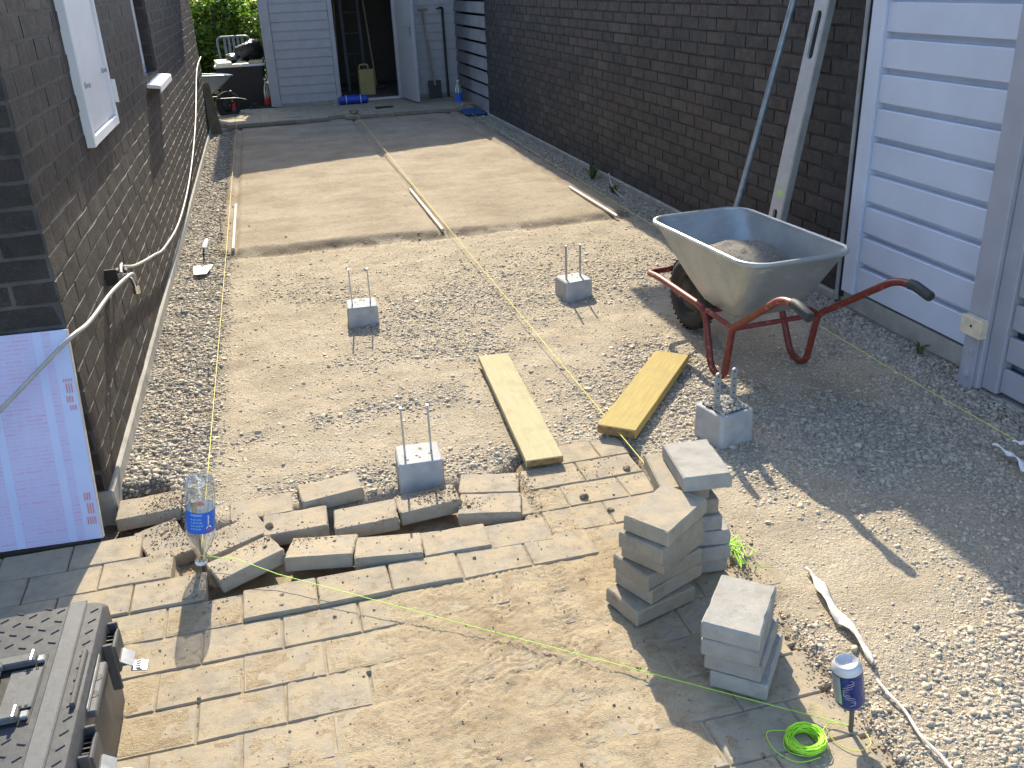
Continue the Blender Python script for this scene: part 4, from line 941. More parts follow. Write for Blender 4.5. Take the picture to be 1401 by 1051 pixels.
# ================================================================== OBJECTS
# ---- wheelbarrow
def make_barrow(lab, loc, rz, heap=True, group=None, paint='red_paint'):
    e = empty('wheelbarrow', loc, rz); tag(e, lab, 'wheelbarrow', group)
    # tray: lofted pan, double walled
    def ring(t, inset=0.0):
        z = 0.272 + (0.56 - 0.272) * t
        s = t ** 0.85
        y0 = -0.07 - 0.215 * s; y1 = 0.20 + 0.365 * s; w = 0.150 + 0.088 * s; r = 0.055 + 0.045 * t
        return rrect(-w + inset, w - inset, y0 + inset, y1 - inset, z, r - inset * 0.5, 7)
    T = [0, 0.04, 0.12, 0.3, 0.5, 0.7, 0.85, 1.0]
    outer = [ring(t) for t in T]; outer[0] = [(x * 0.93, (y - 0.06) * 0.93 + 0.06, z - 0.004) for x, y, z in outer[0]]
    inner = [[(x, y, z + 0.003) for x, y, z in ring(t, 0.003)] for t in T][::-1]
    inner[-1] = [(x * 0.93, (y - 0.06) * 0.93 + 0.06, z - 0.002) for x, y, z in inner[-1]]
    tr = bm_obj('tray', loft(bmesh.new(), outer + inner, True, True), 'tray_steel', e, True)
    rim = [Vector(p) for p in rrect(-0.243, 0.243, -0.290, 0.570, 0.561, 0.105, 9)]
    bm_obj('rim', tube(bmesh.new(), rim, 0.0105, 8, True), 'zinc', tr, True)
    # frame: one tube per side, leg loop and handle
    for s in (-1, 1):
        P = [(0.0, 0.775, 0.235), (s * 0.13, 0.775, 0.235), (s * 0.165, 0.60, 0.268), (s * 0.185, 0.12, 0.262), (s * 0.20, 0.02, 0.016), (s * 0.20, -0.085, 0.016), (s * 0.205, -0.13, 0.262), (s * 0.215, -0.20, 0.305), (s * 0.247, -0.50, 0.505), (s * 0.25, -0.60, 0.515)]
        P = [Vector(p) for p in P]
        fr = bm_obj('frame', tube(bmesh.new(), fillet(P, 0.06, 6), 0.0148, 10), paint, e, True)
        bm_obj('brace', tube(bmesh.new(), [(s * 0.188, 0.10, 0.262), (s * 0.204, -0.128, 0.262)], 0.011, 8), paint, fr, True)
        bm_obj('grip', tube(bmesh.new(), [(s * 0.2495, -0.575, 0.5125), (s * 0.25, -0.60, 0.5135), (s * 0.252, -0.675, 0.495), (s * 0.252, -0.682, 0.493)], lambda u: 0.0195 - 0.003 * (u > 0.9), 12), 'grip', e, True)
        bm_obj('axle_bracket', tube(bmesh.new(), [(s * 0.150, 0.60, 0.265), (s * 0.065, 0.555, 0.168)], 0.009, 8), paint, e, True)
    for y in (0.10, -0.128):
        bm_obj('crossbar', tube(bmesh.new(), [(-0.186, y, 0.256), (0.186, y, 0.256)], 0.011, 8), paint, e, True)
    # wheel
    w = empty('wheel', (0, 0.555, 0.176)); w.parent = e
    prof = []
    for k in range(17):
        a = 2 * PI * k / 16; prof.append((0.135 + 0.042 * math.cos(a), 0.042 * math.sin(a)))
    bm_obj('tyre', lathe(bmesh.new(), prof, 40, Matrix.Rotation(R(90), 4, 'Y'), False, False), 'rubber', w, True)
    bm = bmesh.new()
    for k in range(36):
        a = 2 * PI * k / 36
        for s in (-1, 1):
            m = Matrix.Rotation(a, 4, 'X') @ Matrix.Translation((s * 0.017, 0, 0.174)) @ Matrix.Rotation(s * 0.5, 4, 'Z')
            box(bm, (0, 0, 0), (0.030, 0.009, 0.008)); 
            for v in bm.verts[-8:]: v.co = m @ v.co
    bm.verts.ensure_lookup_table()
    bm_obj('tread', bm, 'rubber', w)['kind'] = 'stuff'
    bm_obj('rim', lathe(bmesh.new(), [(0.02, -0.03), (0.06, -0.028), (0.088, -0.012), (0.102, -0.026), (0.104, -0.026), (0.104, 0.026), (0.102, 0.026), (0.088, 0.012), (0.06, 0.028), (0.02, 0.03)], 32, Matrix.Rotation(R(90), 4, 'Y')), 'black_metal', w, True)
    bm_obj('axle', tube(bmesh.new(), [(-0.075, 0, 0), (0.075, 0, 0)], 0.010, 10), 'steel', w, True)
    if heap:
        n = 34; bm = bmesh.new(); vs = {}
        for i in range(n):
            for j in range(n):
                u = -1 + 2 * i / (n - 1); v = -1 + 2 * j / (n - 1)
                q = max(abs(u), abs(v)); rr = math.hypot(u, v); k = q / rr if rr > 0 else 1
                x = u * k * 0.205; y = 0.13 + v * k * 0.33
                top = 0.474 + 0.055 * math.exp(-((x - 0.02) / 0.15) ** 2 - ((y - 0.10) / 0.22) ** 2) - 0.055 * q ** 3 - 0.06 * max(0, (-0.02 - y) / 0.25)
                zz = top + 0.030 * (fbm(np.array(x), np.array(y), 22, 4, 3.0) - 0.5)
                s = min(1, max(0.02, (zz - 0.272) / 0.288)) ** 0.85; w_ = 0.146 + 0.088 * s
                x = max(-w_, min(w_, x)); y = max(-0.064 - 0.21 * s, min(0.195 + 0.36 * s, y))
                vs[i, j] = bm.verts.new((x, y, float(zz)))
        for i in range(n - 1):
            for j in range(n - 1): bm.faces.new((vs[i, j], vs[i + 1, j], vs[i + 1, j + 1], vs[i, j + 1]))
        o = bm_obj('sand_load', bm, 'heap_sand', None, True); o.matrix_world = Matrix.Translation(loc) @ Matrix.Rotation(rz, 4, 'Z')
        tag(o, 'heap of grey-brown sand lying in the wheelbarrow tray', 'sand')
    return e
make_barrow('grey steel wheelbarrow with red tube frame, carrying a sand heap', (1.895, 3.265, 0.006), R(4))
wb2 = make_barrow('empty wheelbarrow parked past the corner of the left house', (-0.98, 12.95, 0.06), R(-65), False, None, 'black_metal')
wb2.rotation_euler = (R(-4), 0, R(-62))
o = bm_obj('wooden_board', box(bmesh.new(), (0, 0, 0.30), (0.14, 0.03, 0.62), None, 0.003), 'old_wood', None, False, (-0.625, 12.02, -0.02), (R(-9), R(-6), R(6))); tag(o, 'weathered brown board standing upright at the far house corner', 'board')

# ---- concrete footings with steel
def footing(loc, rz, lab, kind=0, s=1.0):
    e = empty('concrete_footing', loc, rz); tag(e, lab, 'footing', 'concrete post footings')
    hb, ht, h = 0.080 * s, 0.077 * s, 0.098
    if kind == 0:
        rings = [rrect(-hb, hb, -hb, hb, -0.03, 0.012, 3), rrect(-ht, ht, -ht, ht, h - 0.006, 0.012, 3), rrect(-ht + 0.005, ht - 0.005, -ht + 0.005, ht - 0.005, h, 0.010, 3)]
        b = bm_obj('block', rough(loft(bmesh.new(), rings, True, True), 0.0018, 20, rz), 'concrete', e)
        top = h
    else:
        h = 0.128; top = h - 0.02
        rings = [rrect(-hb, hb, -hb, hb, -0.03, 0.014, 4), rrect(-ht, ht, -ht, ht, h - 0.003, 0.014, 4), rrect(-ht + 0.004, ht - 0.004, -ht + 0.004, ht - 0.004, h, 0.012, 4), rrect(-ht + 0.016, ht - 0.016, -ht + 0.016, ht - 0.016, h, 0.01, 4), rrect(-ht + 0.018, ht - 0.018, -ht + 0.018, ht - 0.018, h - 0.03, 0.01, 4)]
        b = bm_obj('block', rough(loft(bmesh.new(), rings, True, True), 0.0022, 26, rz), 'concrete', e)
        V = bmesh.new(); rs = random.Random(4)
        for k in range(260):
            x = rs.uniform(-ht + 0.018, ht - 0.018); y = rs.uniform(-ht + 0.018, ht - 0.018); q = bmesh.ops.create_icosphere(V, subdivisions=1, radius=rs.uniform(0.004, 0.0095))
            z = h - 0.004 + 0.026 * math.exp(-((x / 0.06) ** 2 + (y / 0.06) ** 2)) + rs.uniform(0, 0.006)
            for v in q['verts']: v.co = Vector((v.co.x * rs.uniform(0.9, 1.1) + x, v.co.y + y, v.co.z * 0.7 + z)) + Vector((rs.uniform(-.0015, .0015), rs.uniform(-.0015, .0015), rs.uniform(-.0015, .0015)))
        o = bm_obj('gravel_fill', V, 'stone', b); o['kind'] = 'stuff'
    w = 0.007 if kind == 0 else 0.026
    for sx in (-1, 1):
        H = (0.285 if kind == 0 else 0.275) - (0.01 if sx > 0 else 0)
        bm = bmesh.new(); n = 8; x = sx * 0.047
        prof = [(-w / 2, top - 0.03), (w / 2, top - 0.03)] + [(w / 2 * math.cos(PI * k / n), H - w / 2 + w / 2 * math.sin(PI * k / n)) for k in range(n + 1)]
        if kind == 0: prof = [(x, z) for x, z in prof]
        # flat strap faces along local x for thin ones, seen edge on
        ax = (lambda p, q: (x + q, p[0], p[1])) if kind == 0 else (lambda p, q: (x + q * 0.5, p[0], p[1]))
        th = 0.0032
        if kind == 0: loft(bm, [[(x - th, -w, top - 0.03), (x + th, -w, top - 0.03), (x + th, w, top - 0.03), (x - th, w, top - 0.03)], [(x - th, -w, H), (x + th, -w, H), (x + th, w, H), (x - th, w, H)]], True, True)
        else:
            pr = [(x + a, b_) for a, b_ in prof]; loft(bm, [[(a, -0.003, b_) for a, b_ in pr], [(a, 0.003, b_) for a, b_ in pr]], True, True)
        st = bm_obj('strap', bm, 'zinc', e, False, (0, 0.01 * sx, 0), (0, 0, 0))
        if kind:
            for k in range(4):
                c = lathe(bmesh.new(), [(0.0032, -0.0042), (0.0032, 0.0042)], 8, Matrix.Translation((x, 0, H - 0.014 - 0.028 * k)) @ Matrix.Rotation(R(90), 4, 'X')); bm_obj('hole', c, 'black_metal', st)
    rs = random.Random(int(loc[0] * 100))
    for k in range(6 if kind == 0 else 0):
        q = lathe(bmesh.new(), [(rs.uniform(0.003, 0.007), 0), (0.004, 0.0025)], 8, Matrix.Translation((rs.uniform(-0.05, 0.05), rs.uniform(-0.05, 0.05), h - 0.001))); bm_obj('pit', q, 'clod', b)
    return e
footing((0.335, 4.525, 0.0), R(-3), 'small grey footing beside the sand edge with two thin rods', 0)
footing((1.485, 4.515, 0.0), R(8), 'grey footing with two rods nearest the wheelbarrow tray', 0)
footing((0.345, 2.815, -0.005), R(-3), 'white-topped footing with two rods among the lifted stones', 0)
footing((1.478, 2.735, 0.0), R(14), 'taller footing filled with gravel, two perforated straps', 1)

# ---- boards
def plank(name, c, L, W, T, rz, tilt, mat, lab):
    e = empty(name, c, rz); tag(e, lab, 'board'); e.rotation_euler = (tilt[0], tilt[1], rz)
    bm = box(bmesh.new(), (0, 0, 0), (L, W, T)); bmesh.ops.subdivide_edges(bm, edges=[q for q in bm.edges if abs((q.verts[0].co - q.verts[1].co).x) > 0.1], cuts=8)
    bmesh.ops.bevel(bm, geom=[q for q in bm.edges if q.calc_face_angle(0) > 0.5], offset=0.0022, segments=1, affect='EDGES'); rough(bm, 0.0014, 7, L)
    bm_obj('panel', bm, mat, e)
    for s in (-1, 1): bm_obj('end_grain', box(bmesh.new(), (s * (L / 2 + 0.0006), 0, 0), (0.0024, W - 0.006, T - 0.004)), 'plank_end', e)
a1 = math.atan2(3.705 - 2.727, 0.761 - 0.72)
plank('shuttering_board', (0.808, 3.222, 0.030), 1.0, 0.136, 0.026, a1 - R(0.8), (0, R(-0.4), 0), 'plank_yellow', 'long pale yellow board lying on gravel and paving edge')
a2 = math.atan2(3.44 - 2.85, 1.588 - 1.10)
plank('shuttering_board', (1.343, 3.146, 0.033), 0.77, 0.152, 0.036, a2, (0, R(-0.4), 0), 'plank_amber', 'shorter amber board with dark end grain near the wheelbarrow')

# ---- leaning tools on the right wall
lv = empty('straightedge', (2.455, 4.21, 0.0)); tag(lv, 'long aluminium straightedge with hand slot leaning on the brick wall', 'straightedge')
bot = Vector((2.455, 4.222, 0.0)); topv = Vector((2.69, 4.095, 1.98)); ax = (topv - bot); Ls = ax.length; ax.normalize()
wdir = Vector((0.10, -1, 0)); wdir = (wdir - ax * wdir.dot(ax)).normalized(); tdir = ax.cross(wdir)
M = Matrix((wdir, tdir, ax)).transposed().to_4x4(); M.translation = Vector((0, bot.y - 4.21, 0))
def slotted(Lb, w, t, slots):
    bm = bmesh.new(); z = 0.0
    for (c, hl, hw) in slots:
        box(bm, (0, 0, (z + c - hl) / 2), (w, t, c - hl - z)); 
        # frame round the slot with rounded ends
        n = 10; inn = []
        for k in range(n + 1): a = PI + PI * k / n; inn.append((hw * math.cos(a), c - hl + hw + 0.004 + hw * math.sin(a)))
        for k in range(n + 1): a = PI * k / n; inn.append((hw * math.cos(a), c + hl - hw - 0.004 + hw * math.sin(a)))
        m = len(inn); out = []
        for k, (x, zz) in enumerate(inn):
            if k <= n: out.append((-w / 2 + w * k / n, c - hl) if True else 0)
            else: q = k - n - 1; out.append((w / 2 - w * q / n, c + hl))
        A = [[bm.verts.new((x, s * t / 2, zz)) for x, zz in inn] for s in (-1, 1)]; B = [[bm.verts.new((x, s * t / 2, zz)) for x, zz in out] for s in (-1, 1)]
        for k in range(m):
            j = (k + 1) % m
            bm.faces.new((A[0][k], A[0][j], B[0][j], B[0][k])); bm.faces.new((A[1][k], B[1][k], B[1][j], A[1][j])); bm.faces.new((A[0][k], A[1][k], A[1][j], A[0][j])); bm.faces.new((B[0][k], B[0][j], B[1][j], B[1][k]))
        z = c + hl
    box(bm, (0, 0, (z + Lb) / 2), (w, t, Lb - z)); return bm
o = bm_obj('bar', slotted(Ls, 0.098, 0.03, [(0.40, 0.05, 0.018), (1.30, 0.115, 0.022)]), 'aluminium', lv); o.matrix_local = M
o2 = bm_obj('slot_back', box(bmesh.new(), (0, 0.004, 0.40), (0.05, 0.012, 0.10), None, 0), 'black_metal', o); o2 = bm_obj('slot_back', box(bmesh.new(), (0, 0.004, 1.30), (0.056, 0.012, 0.23)), 'black_metal', o)
bm_obj('edge_rail', box(bmesh.new(), (0.056, 0, Ls / 2), (0.012, 0.036, Ls)), 'zinc', o)
for sg in (-1, 1): bm_obj('sticker', lathe(bmesh.new(), [(0.017, 0), (0.017, 0.001)], 16, Matrix.Translation((0.005, sg * 0.0150, 0.53)) @ Matrix.Rotation(R(-90 * sg), 4, 'X')), 'lime_sticker', o)
po = bm_obj('metal_pole', tube(bmesh.new(), [(2.455, 4.707, 0.0), (2.52, 4.60, 0.505), (2.69, 4.295, 1.98)], 0.017, 12), 'pole_metal', None, True); tag(po, 'thin blue-grey metal pole leaning on the brick wall', 'pole')

# ---- clear bottle on a stake
bt = empty('plastic_bottle', (-0.388, 2.488, 0.0)); tag(bt, 'clear plastic bottle with blue label upside down on a stake', 'bottle')
prof = [(0.0145, 0.012), (0.0165, 0.014), (0.0165, 0.022), (0.0135, 0.026), (0.0135, 0.036), (0.0165, 0.045), (0.025, 0.062), (0.036, 0.085), (0.0425, 0.108), (0.0435, 0.12), (0.0415, 0.13), (0.0415, 0.205), (0.0440, 0.215), (0.0445, 0.25), (0.0435, 0.28), (0.040, 0.296)]
bm = lathe(bmesh.new(), prof, 40, None, False, False)
bm.verts.ensure_lookup_table(); ring0 = [v for v in bm.verts if abs(v.co.z - 0.296) < 1e-5]
prev = ring0
for rr, dz in ((0.034, 0.306), (0.022, 0.303), (0.010, 0.288), (0.001, 0.285)):
    cur = []
    for k in range(40):
        a = 2 * PI * k / 40; pet = 0.5 + 0.5 * math.cos(5 * a)
        cur.append(bm.verts.new((rr * math.cos(a), rr * math.sin(a), dz - 0.016 * (1 - pet) * (1 if rr > 0.015 else 0) + 0.004 * pet)))
    for k in range(40): bm.faces.new((prev[k], prev[(k + 1) % 40], cur[(k + 1) % 40], cur[k]))
    prev = cur
lean = (R(-2), R(9), 0)
body = bm_obj('body', bm, 'clear_pet', bt, True, (0, 0, 0), lean)
def arc_patch(r, z0, z1, a0, a1, n=16):
    bm = bmesh.new(); lo = []; hi = []
    for k in range(n + 1):
        a = R(a0 + (a1 - a0) * k / n); lo.append(bm.verts.new((r * math.cos(a), r * math.sin(a), z0))); hi.append(bm.verts.new((r * math.cos(a), r * math.sin(a), z1)))
    for k in range(n): bm.faces.new((lo[k], lo[k + 1], hi[k + 1], hi[k]))
    return bm
bm_obj('neck_ring', lathe(bmesh.new(), [(0.0175, 0.010), (0.0185, 0.012), (0.0185, 0.020), (0.0175, 0.022)], 24, None, False, False), 'plastic_white', body, True)
lab_ = bm_obj('label', lathe(bmesh.new(), [(0.0422, 0.133), (0.0422, 0.203)], 40, None, False, False), 'label_blue', body, True)
bm_obj('label_inside', lathe(bmesh.new(), [(0.0408, 0.134), (0.0408, 0.2025)], 40, None, False, False), 'label_inner', body, True)
# unreadable small print and the round red-white mark of the label
bm = bmesh.new(); rs = random.Random(3)
for row in range(4):
    a = 232
    while a < 275:
        l = rs.uniform(5, 12); q = arc_patch(0.0425, 0.147 + row * 0.0105, 0.1525 + row * 0.0105, a, a + l, 3); me_ = bpy.data.meshes.new('t'); q.to_mesh(me_); bm.from_mesh(me_); q.free(); a += l + 3
bm_obj('print', bm, 'print_pale_blue', lab_)['kind'] = 'stuff'
bm_obj('print_panel', arc_patch(0.0424, 0.192, 0.199, 230, 278, 8), 'print_pale_blue', lab_)
bm = bmesh.new()
for k in range(5): q = arc_patch(0.0425, 0.162 + k * 0.0065, 0.1665 + k * 0.0065, 301, 306 + (k % 2) * 2, 3); me_ = bpy.data.meshes.new('t'); q.to_mesh(me_); bm.from_mesh(me_); q.free()
bm_obj('print', bm, 'print_white', lab_)['kind'] = 'stuff'
def arc_disc(r, ac, zc, rad, top, n=18):
    bm = bmesh.new(); pts = []
    for k in range(n + 1):
        b = PI * k / n * (1 if top else -1); pts.append((rad * math.cos(b), rad * math.sin(b)))
    vs = [bm.verts.new((r * math.cos(R(ac) + x / r), r * math.sin(R(ac) + x / r), zc + y)) for x, y in pts]; bm.faces.new(vs); return bm
bm_obj('emblem', arc_disc(0.0426, 306, 0.149, 0.0085, False), 'red_plastic', lab_); bm_obj('emblem', arc_disc(0.0426, 306, 0.1495, 0.0085, True), 'print_white', lab_)
bm_obj('emblem', arc_disc(0.0404, 95, 0.186, 0.014, True), 'red_plastic', lab_)
bm_obj('emblem', arc_disc(0.0404, 95, 0.185, 0.014, False), 'print_white', lab_)
sk_ = bm_obj('stake', tube(bmesh.new(), [(-0.388, 2.492, -0.09), (-0.386, 2.489, 0.03), (-0.372, 2.490, 0.225)], 0.0078, 8), 'galvanised_stake', None, True); tag(sk_, 'thin steel stake standing inside the upturned bottle', 'stake')

# ---- drinks can on a stake
cn = empty('drinks_can', (1.085, 1.345, 0.075)); tag(cn, 'blue and silver drinks can upside down on a stake', 'can')
cl_ = (R(-6), R(-8), R(20))
bm = lathe(bmesh.new(), [(0.027, 0.0), (0.0325, 0.012), (0.033, 0.014), (0.033, 0.102)], 36, None, True, False); cb = bm_obj('body', bm, 'can_blue', cn, True, (0, 0, 0), cl_)
bm = lathe(bmesh.new(), [(0.0331, 0.101), (0.0325, 0.108), (0.0265, 0.118), (0.0245, 0.1195), (0.0225, 0.117), (0.015, 0.109), (0.007, 0.106), (0.001, 0.1055)], 36, None, False, True); bm_obj('base', bm, 'aluminium', cb, True)
bm_obj('print', arc_patch(0.0332, 0.02, 0.098, 310, 352), 'silver_print', cb); bm_obj('print', arc_patch(0.0332, 0.02, 0.098, 150, 190), 'silver_print', cb)
bm = bmesh.new()
for k in range(7):
    P = [(0.0333 * math.cos(R(220 + 22 * math.sin(u * 3 + k))), 0.0333 * math.sin(R(220 + 22 * math.sin(u * 3 + k))), 0.02 + 0.01 * k + 0.012 * u) for u in np.linspace(0, 1, 9)]; tube(bm, P, 0.0007, 4)
bm_obj('print', bm, 'silver_print', cb)['kind'] = 'stuff'
o = bm_obj('stake', tube(bmesh.new(), [(1.090, 1.330, -0.10), (1.088, 1.335, 0.03), (1.085, 1.345, 0.15)], 0.0055, 8), 'galvanised_stake', None, True); tag(o, 'dark steel stake at the paving edge carrying the can', 'stake')

# ---- mason lines
def line(P, mat, lab, r=0.0013, grp=None):
    o = bm_obj('string', tube(bmesh.new(), P, r, 5), mat, None, True); tag(o, lab, 'string', grp); return o
SG = 'taut mason strings'
line([(-0.388, 2.496, 0.016), (-0.385, 6.0, 0.032), (-0.383, 12.10, 0.075)], 'string_yellow', 'taut yellow string along the gravel strip of the left house', 0.0017, SG)
line([(1.05, 2.20, 0.03), (1.104, 2.6, 0.03), (1.10, 6.0, 0.040), (1.10, 12.14, 0.09)], 'string_yellow', 'taut yellow string running down the middle of the yard', 0.0019, SG)
line([(2.385, 1.6, 0.05), (2.375, 3.0, 0.04), (2.39, 6.0, 0.055), (2.49, 11.6, 0.065)], 'string_yellow', 'taut yellow string along the foot of the right wall', 0.0017, SG)
line([(-0.386, 2.484, 0.040), (-0.27, 2.392, 0.062), (-0.16, 2.312, 0.040), (0.35, 1.925, 0.018), (1.086, 1.338, 0.012)], 'string_green', 'taut green string crossing the paving from bottle to can', 0.0011, SG)
# coil of string and tangles
def coil(c, r, n, lab, seed, flat=0.55, hz=0.02, turns=26, rs_=0.0012):
    rs = random.Random(seed); e = empty('string_coil', c); tag(e, lab, 'string coil')
    bm = bmesh.new()
    for k in range(turns):
        rr = r * rs.uniform(0.72, 1.06); ox, oy = rs.gauss(0, r * 0.06), rs.gauss(0, r * 0.06); ph = rs.random() * 6.28; zz = rs.uniform(0.002, hz)
        P = [(ox + rr * math.cos(a) * (1 + 0.05 * math.sin(2 * a + ph)), oy + rr * math.sin(a) * (0.9 + 0.05 * math.sin(3 * a + ph)), zz + 0.003 * math.sin(3 * a + ph)) for a in np.linspace(0, 2 * PI, 26)[:-1]]
        tube(bm, P, rs_, 5, True)
    bm_obj('windings', bm, 'string_green', e, True)
    return e
c1 = coil((0.968, 1.330, 0.002), 0.042, 0, 'bright green coil of string lying on the paving by the can', 2, hz=0.022, turns=30)
bm = tube(bmesh.new(), smooth_path([(-0.02, 0.035, 0.01), (-0.065, 0.05, 0.004), (-0.075, 0.0, 0.003), (-0.045, -0.045, 0.003), (0.01, -0.05, 0.004)], 8), 0.0010, 5); bm_obj('loose_end', bm, 'string_green', c1, True)
bm = tube(bmesh.new(), smooth_path([(0.04, 0.0, 0.012), (0.08, 0.03, 0.006), (0.118, 0.01, 0.01)], 8), 0.0010, 5); bm_obj('loose_end', bm, 'string_green', c1, True)
bm = tube(bmesh.new(), smooth_path([(0.055, 0.075, 0.012), (0.075, 0.06, 0.03), (0.062, -0.005, 0.006), (0.09, -0.055, 0.004), (0.135, -0.05, 0.004), (0.145, -0.015, 0.004)], 8), 0.0011, 5); bm_obj('loose_end', bm, 'string_yellow', c1, True)
def tangle(c, rad, lab, seed):
    rs = random.Random(seed); e = empty('string_tangle', c); tag(e, lab, 'string tangle'); bm = bmesh.new()
    for k in range(9):
        P = [(rs.gauss(0, rad[0]), rs.gauss(0, rad[1]), abs(rs.gauss(0.008, 0.006))) for _ in range(6)]; tube(bm, smooth_path(P, 6), 0.0012, 5)
    bm_obj('windings', bm, 'string_green', e, True); return e
tg = tangle((1.165, 2.055, 0.012), (0.022, 0.035), 'bright green string tangle on soil behind the low stack', 5)
bm = tube(bmesh.new(), smooth_path([(0.01, -0.04, 0.005), (0.0, -0.09, 0.006), (0.03, -0.12, 0.006), (0.07, -0.13, 0.004)], 8), 0.0013, 5); bm_obj('loose_end', bm, 'string_green', tg, True)

# ---- torn white fabric strip
def ribbon(name, P, W, lab, cat, mat, seed, th=0.0015):
    rs = random.Random(seed); Q = smooth_path(P, 7); bm = bmesh.new(); n = len(Q); rows = []
    for i in range(n):
        t_ = (Q[min(i + 1, n - 1)] - Q[max(i - 1, 0)]).normalized(); s = t_.cross(Vector((0, 0, 1))).normalized(); u = i / (n - 1)
        w = (W(u)); tw = 0.9 * math.sin(u * 9 + seed) ; rows.append([])
        for k in range(5):
            q = -1 + 2 * k / 4; d = s * math.cos(tw) + Vector((0, 0, 1)) * abs(math.sin(tw)) * (1 if q > 0 else 0.15)
            rows[-1].append(bm.verts.new(Q[i] + d * q * w + Vector((0, 0, 0.005 + 0.012 * (1 - q * q) * (0.4 + 0.6 * abs(math.sin(u * 14 + seed))) + rs.uniform(-0.0015, 0.0015)))))
    for i in range(n - 1):
        for k in range(4): bm.faces.new((rows[i][k], rows[i][k + 1], rows[i + 1][k + 1], rows[i + 1][k]))
    o = bm_obj(name, bm, mat, None, True); md = o.modifiers.new('s', 'SOLIDIFY'); md.thickness = th; tag(o, lab, cat); return o
ribbon('fabric_strip', [(1.318, 1.90, 0.0), (1.318, 1.84, 0.002), (1.300, 1.77, 0.004), (1.285, 1.70, 0.004), (1.287, 1.63, 0.004), (1.275, 1.55, 0.002), (1.262, 1.50, 0.0)], lambda u: 0.006 + 0.017 * math.sin(PI * min(1, u * 1.05)) ** 0.7, 'torn crumpled strip of off-white fabric lying on gravel', 'fabric', 'fabric_white', 1)
o = bm_obj('cord', tube(bmesh.new(), smooth_path([(1.240, 1.455, 0.004), (1.238, 1.40, 0.004), (1.240, 1.345, 0.003), (1.226, 1.27, 0.003), (1.232, 1.2, 0.0), (1.22, 1.05, 0.0)], 8), 0.0038, 6), 'fabric_white', None, True); tag(o, 'thin whitish cord running beside the buried stones', 'cord')
ribbon('plastic_scrap', [(2.33, 2.34, 0.01), (2.325, 2.28, 0.012), (2.325, 2.22, 0.01), (2.31, 2.14, 0.006), (2.30, 2.02, 0.004)], lambda u: 0.006 + 0.03 * u, 'crumpled white plastic scrap near the slatted fence', 'scrap', 'plastic_white', 3)
ribbon('plastic_scrap', [(2.37, 2.30, 0.03), (2.38, 2.24, 0.045), (2.375, 2.14, 0.03), (2.40, 2.0, 0.02)], lambda u: 0.008 + 0.045 * u, 'bunched white plastic tied at the string end by the fence', 'scrap', 'plastic_white', 4)
# ---- screed pipes
for P, lab in (([(-0.345, 7.62, 0.016), (-0.345, 6.19, 0.022)], 'cream screed pipe pressed in sand along the left string'), ([(1.065, 7.55, 0.022), (1.065, 6.12, 0.022)], 'cream screed pipe in the sand beside the middle string'), ([(2.30, 7.05, 0.022), (2.30, 5.98, 0.022)], 'cream screed pipe in the sand along the right string')):
    o = bm_obj('screed_pipe', tube(bmesh.new(), P, 0.0125, 10), 'pipe_cream', None, True); tag(o, lab, 'pipe')
# ---- trowel
tw = empty('trowel', (-0.53, 5.80, 0.016), R(-6)); tag(tw, 'pointing trowel with white blade lying on the left gravel strip', 'trowel')
bm = bmesh.new(); pts = [(-0.062, 0.075), (0.062, 0.075), (0.045, -0.11), (-0.03, -0.11)]; loft(bm, [[(x, y, z + 0.02 * (y + 0.1)) for x, y in pts] for z in (0, 0.003)], True, True); bm_obj('blade', bm, 'plastic_white', tw)
bm_obj('tang', tube(bmesh.new(), fillet([(0, 0.04, 0.006), (0, 0.13, 0.02), (0, 0.16, 0.075), (0, 0.20, 0.085)], 0.03), 0.005, 8), 'black_metal', tw, True)
bm_obj('handle', tube(bmesh.new(), [(0, 0.19, 0.083), (0, 0.24, 0.09), (0, 0.33, 0.10)], lambda u: 0.014 + 0.004 * math.sin(u * 3), 10), 'plastic_white', tw, True)

# ---- tap and hose on the left wall
tp = empty('wall_tap', (-0.70, 3.78, 0.575)); tag(tp, 'chrome garden tap fixed on the left brick wall', 'tap')
bm_obj('wall_plate', lathe(bmesh.new(), [(0.028, 0), (0.028, 0.006), (0.02, 0.010)], 20, Matrix.Rotation(R(90), 4, 'Y')), 'chrome', tp, True)
bm_obj('body', tube(tube(bmesh.new(), [(0, 0, 0), (0.075, 0, 0)], 0.012, 12), fillet([(0.045, 0, 0), (0.085, 0, 0.0), (0.092, 0, -0.045)], 0.02), 0.011, 12), 'chrome', tp, True)
bm_obj('spout_nut', lathe(bmesh.new(), [(0.015, -0.075), (0.015, -0.045)], 8, Matrix.Translation((0.092, 0, 0))), 'chrome', tp)
bm_obj('handle', tube(tube(bmesh.new(), [(0.05, 0, 0.008), (0.05, 0, 0.03)], 0.008, 10), [(0.05, -0.03, 0.032), (0.05, 0.05, 0.036)], 0.007, 8), 'chrome', tp, True)
bm_obj('bracket', box(box(bmesh.new(), (0.02, -0.055, 0.015), (0.05, 0.008, 0.07), Matrix.Rotation(R(12), 3, 'X'), 0.002), (0.03, 0.12, -0.01), (0.05, 0.05, 0.022), None, 0.006), 'black_metal', tp)
hs = bm_obj('garden_hose', tube(bmesh.new(), smooth_path([(-0.655, 11.9, 0.90), (-0.675, 11.0, 0.80), (-0.675, 9.5, 0.45), (-0.675, 7.9, 0.235), (-0.668, 6.45, 0.20), (-0.668, 5.4, 0.28), (-0.668, 4.9, 0.365), (-0.668, 4.3, 0.48), (-0.662, 3.95, 0.57), (-0.648, 3.80, 0.615), (-0.640, 3.72, 0.605)], 8), 0.0068, 10), 'hose_plastic', None, True); tag(hs, 'pale hose sagging along the left wall from tap to far corner', 'hose')
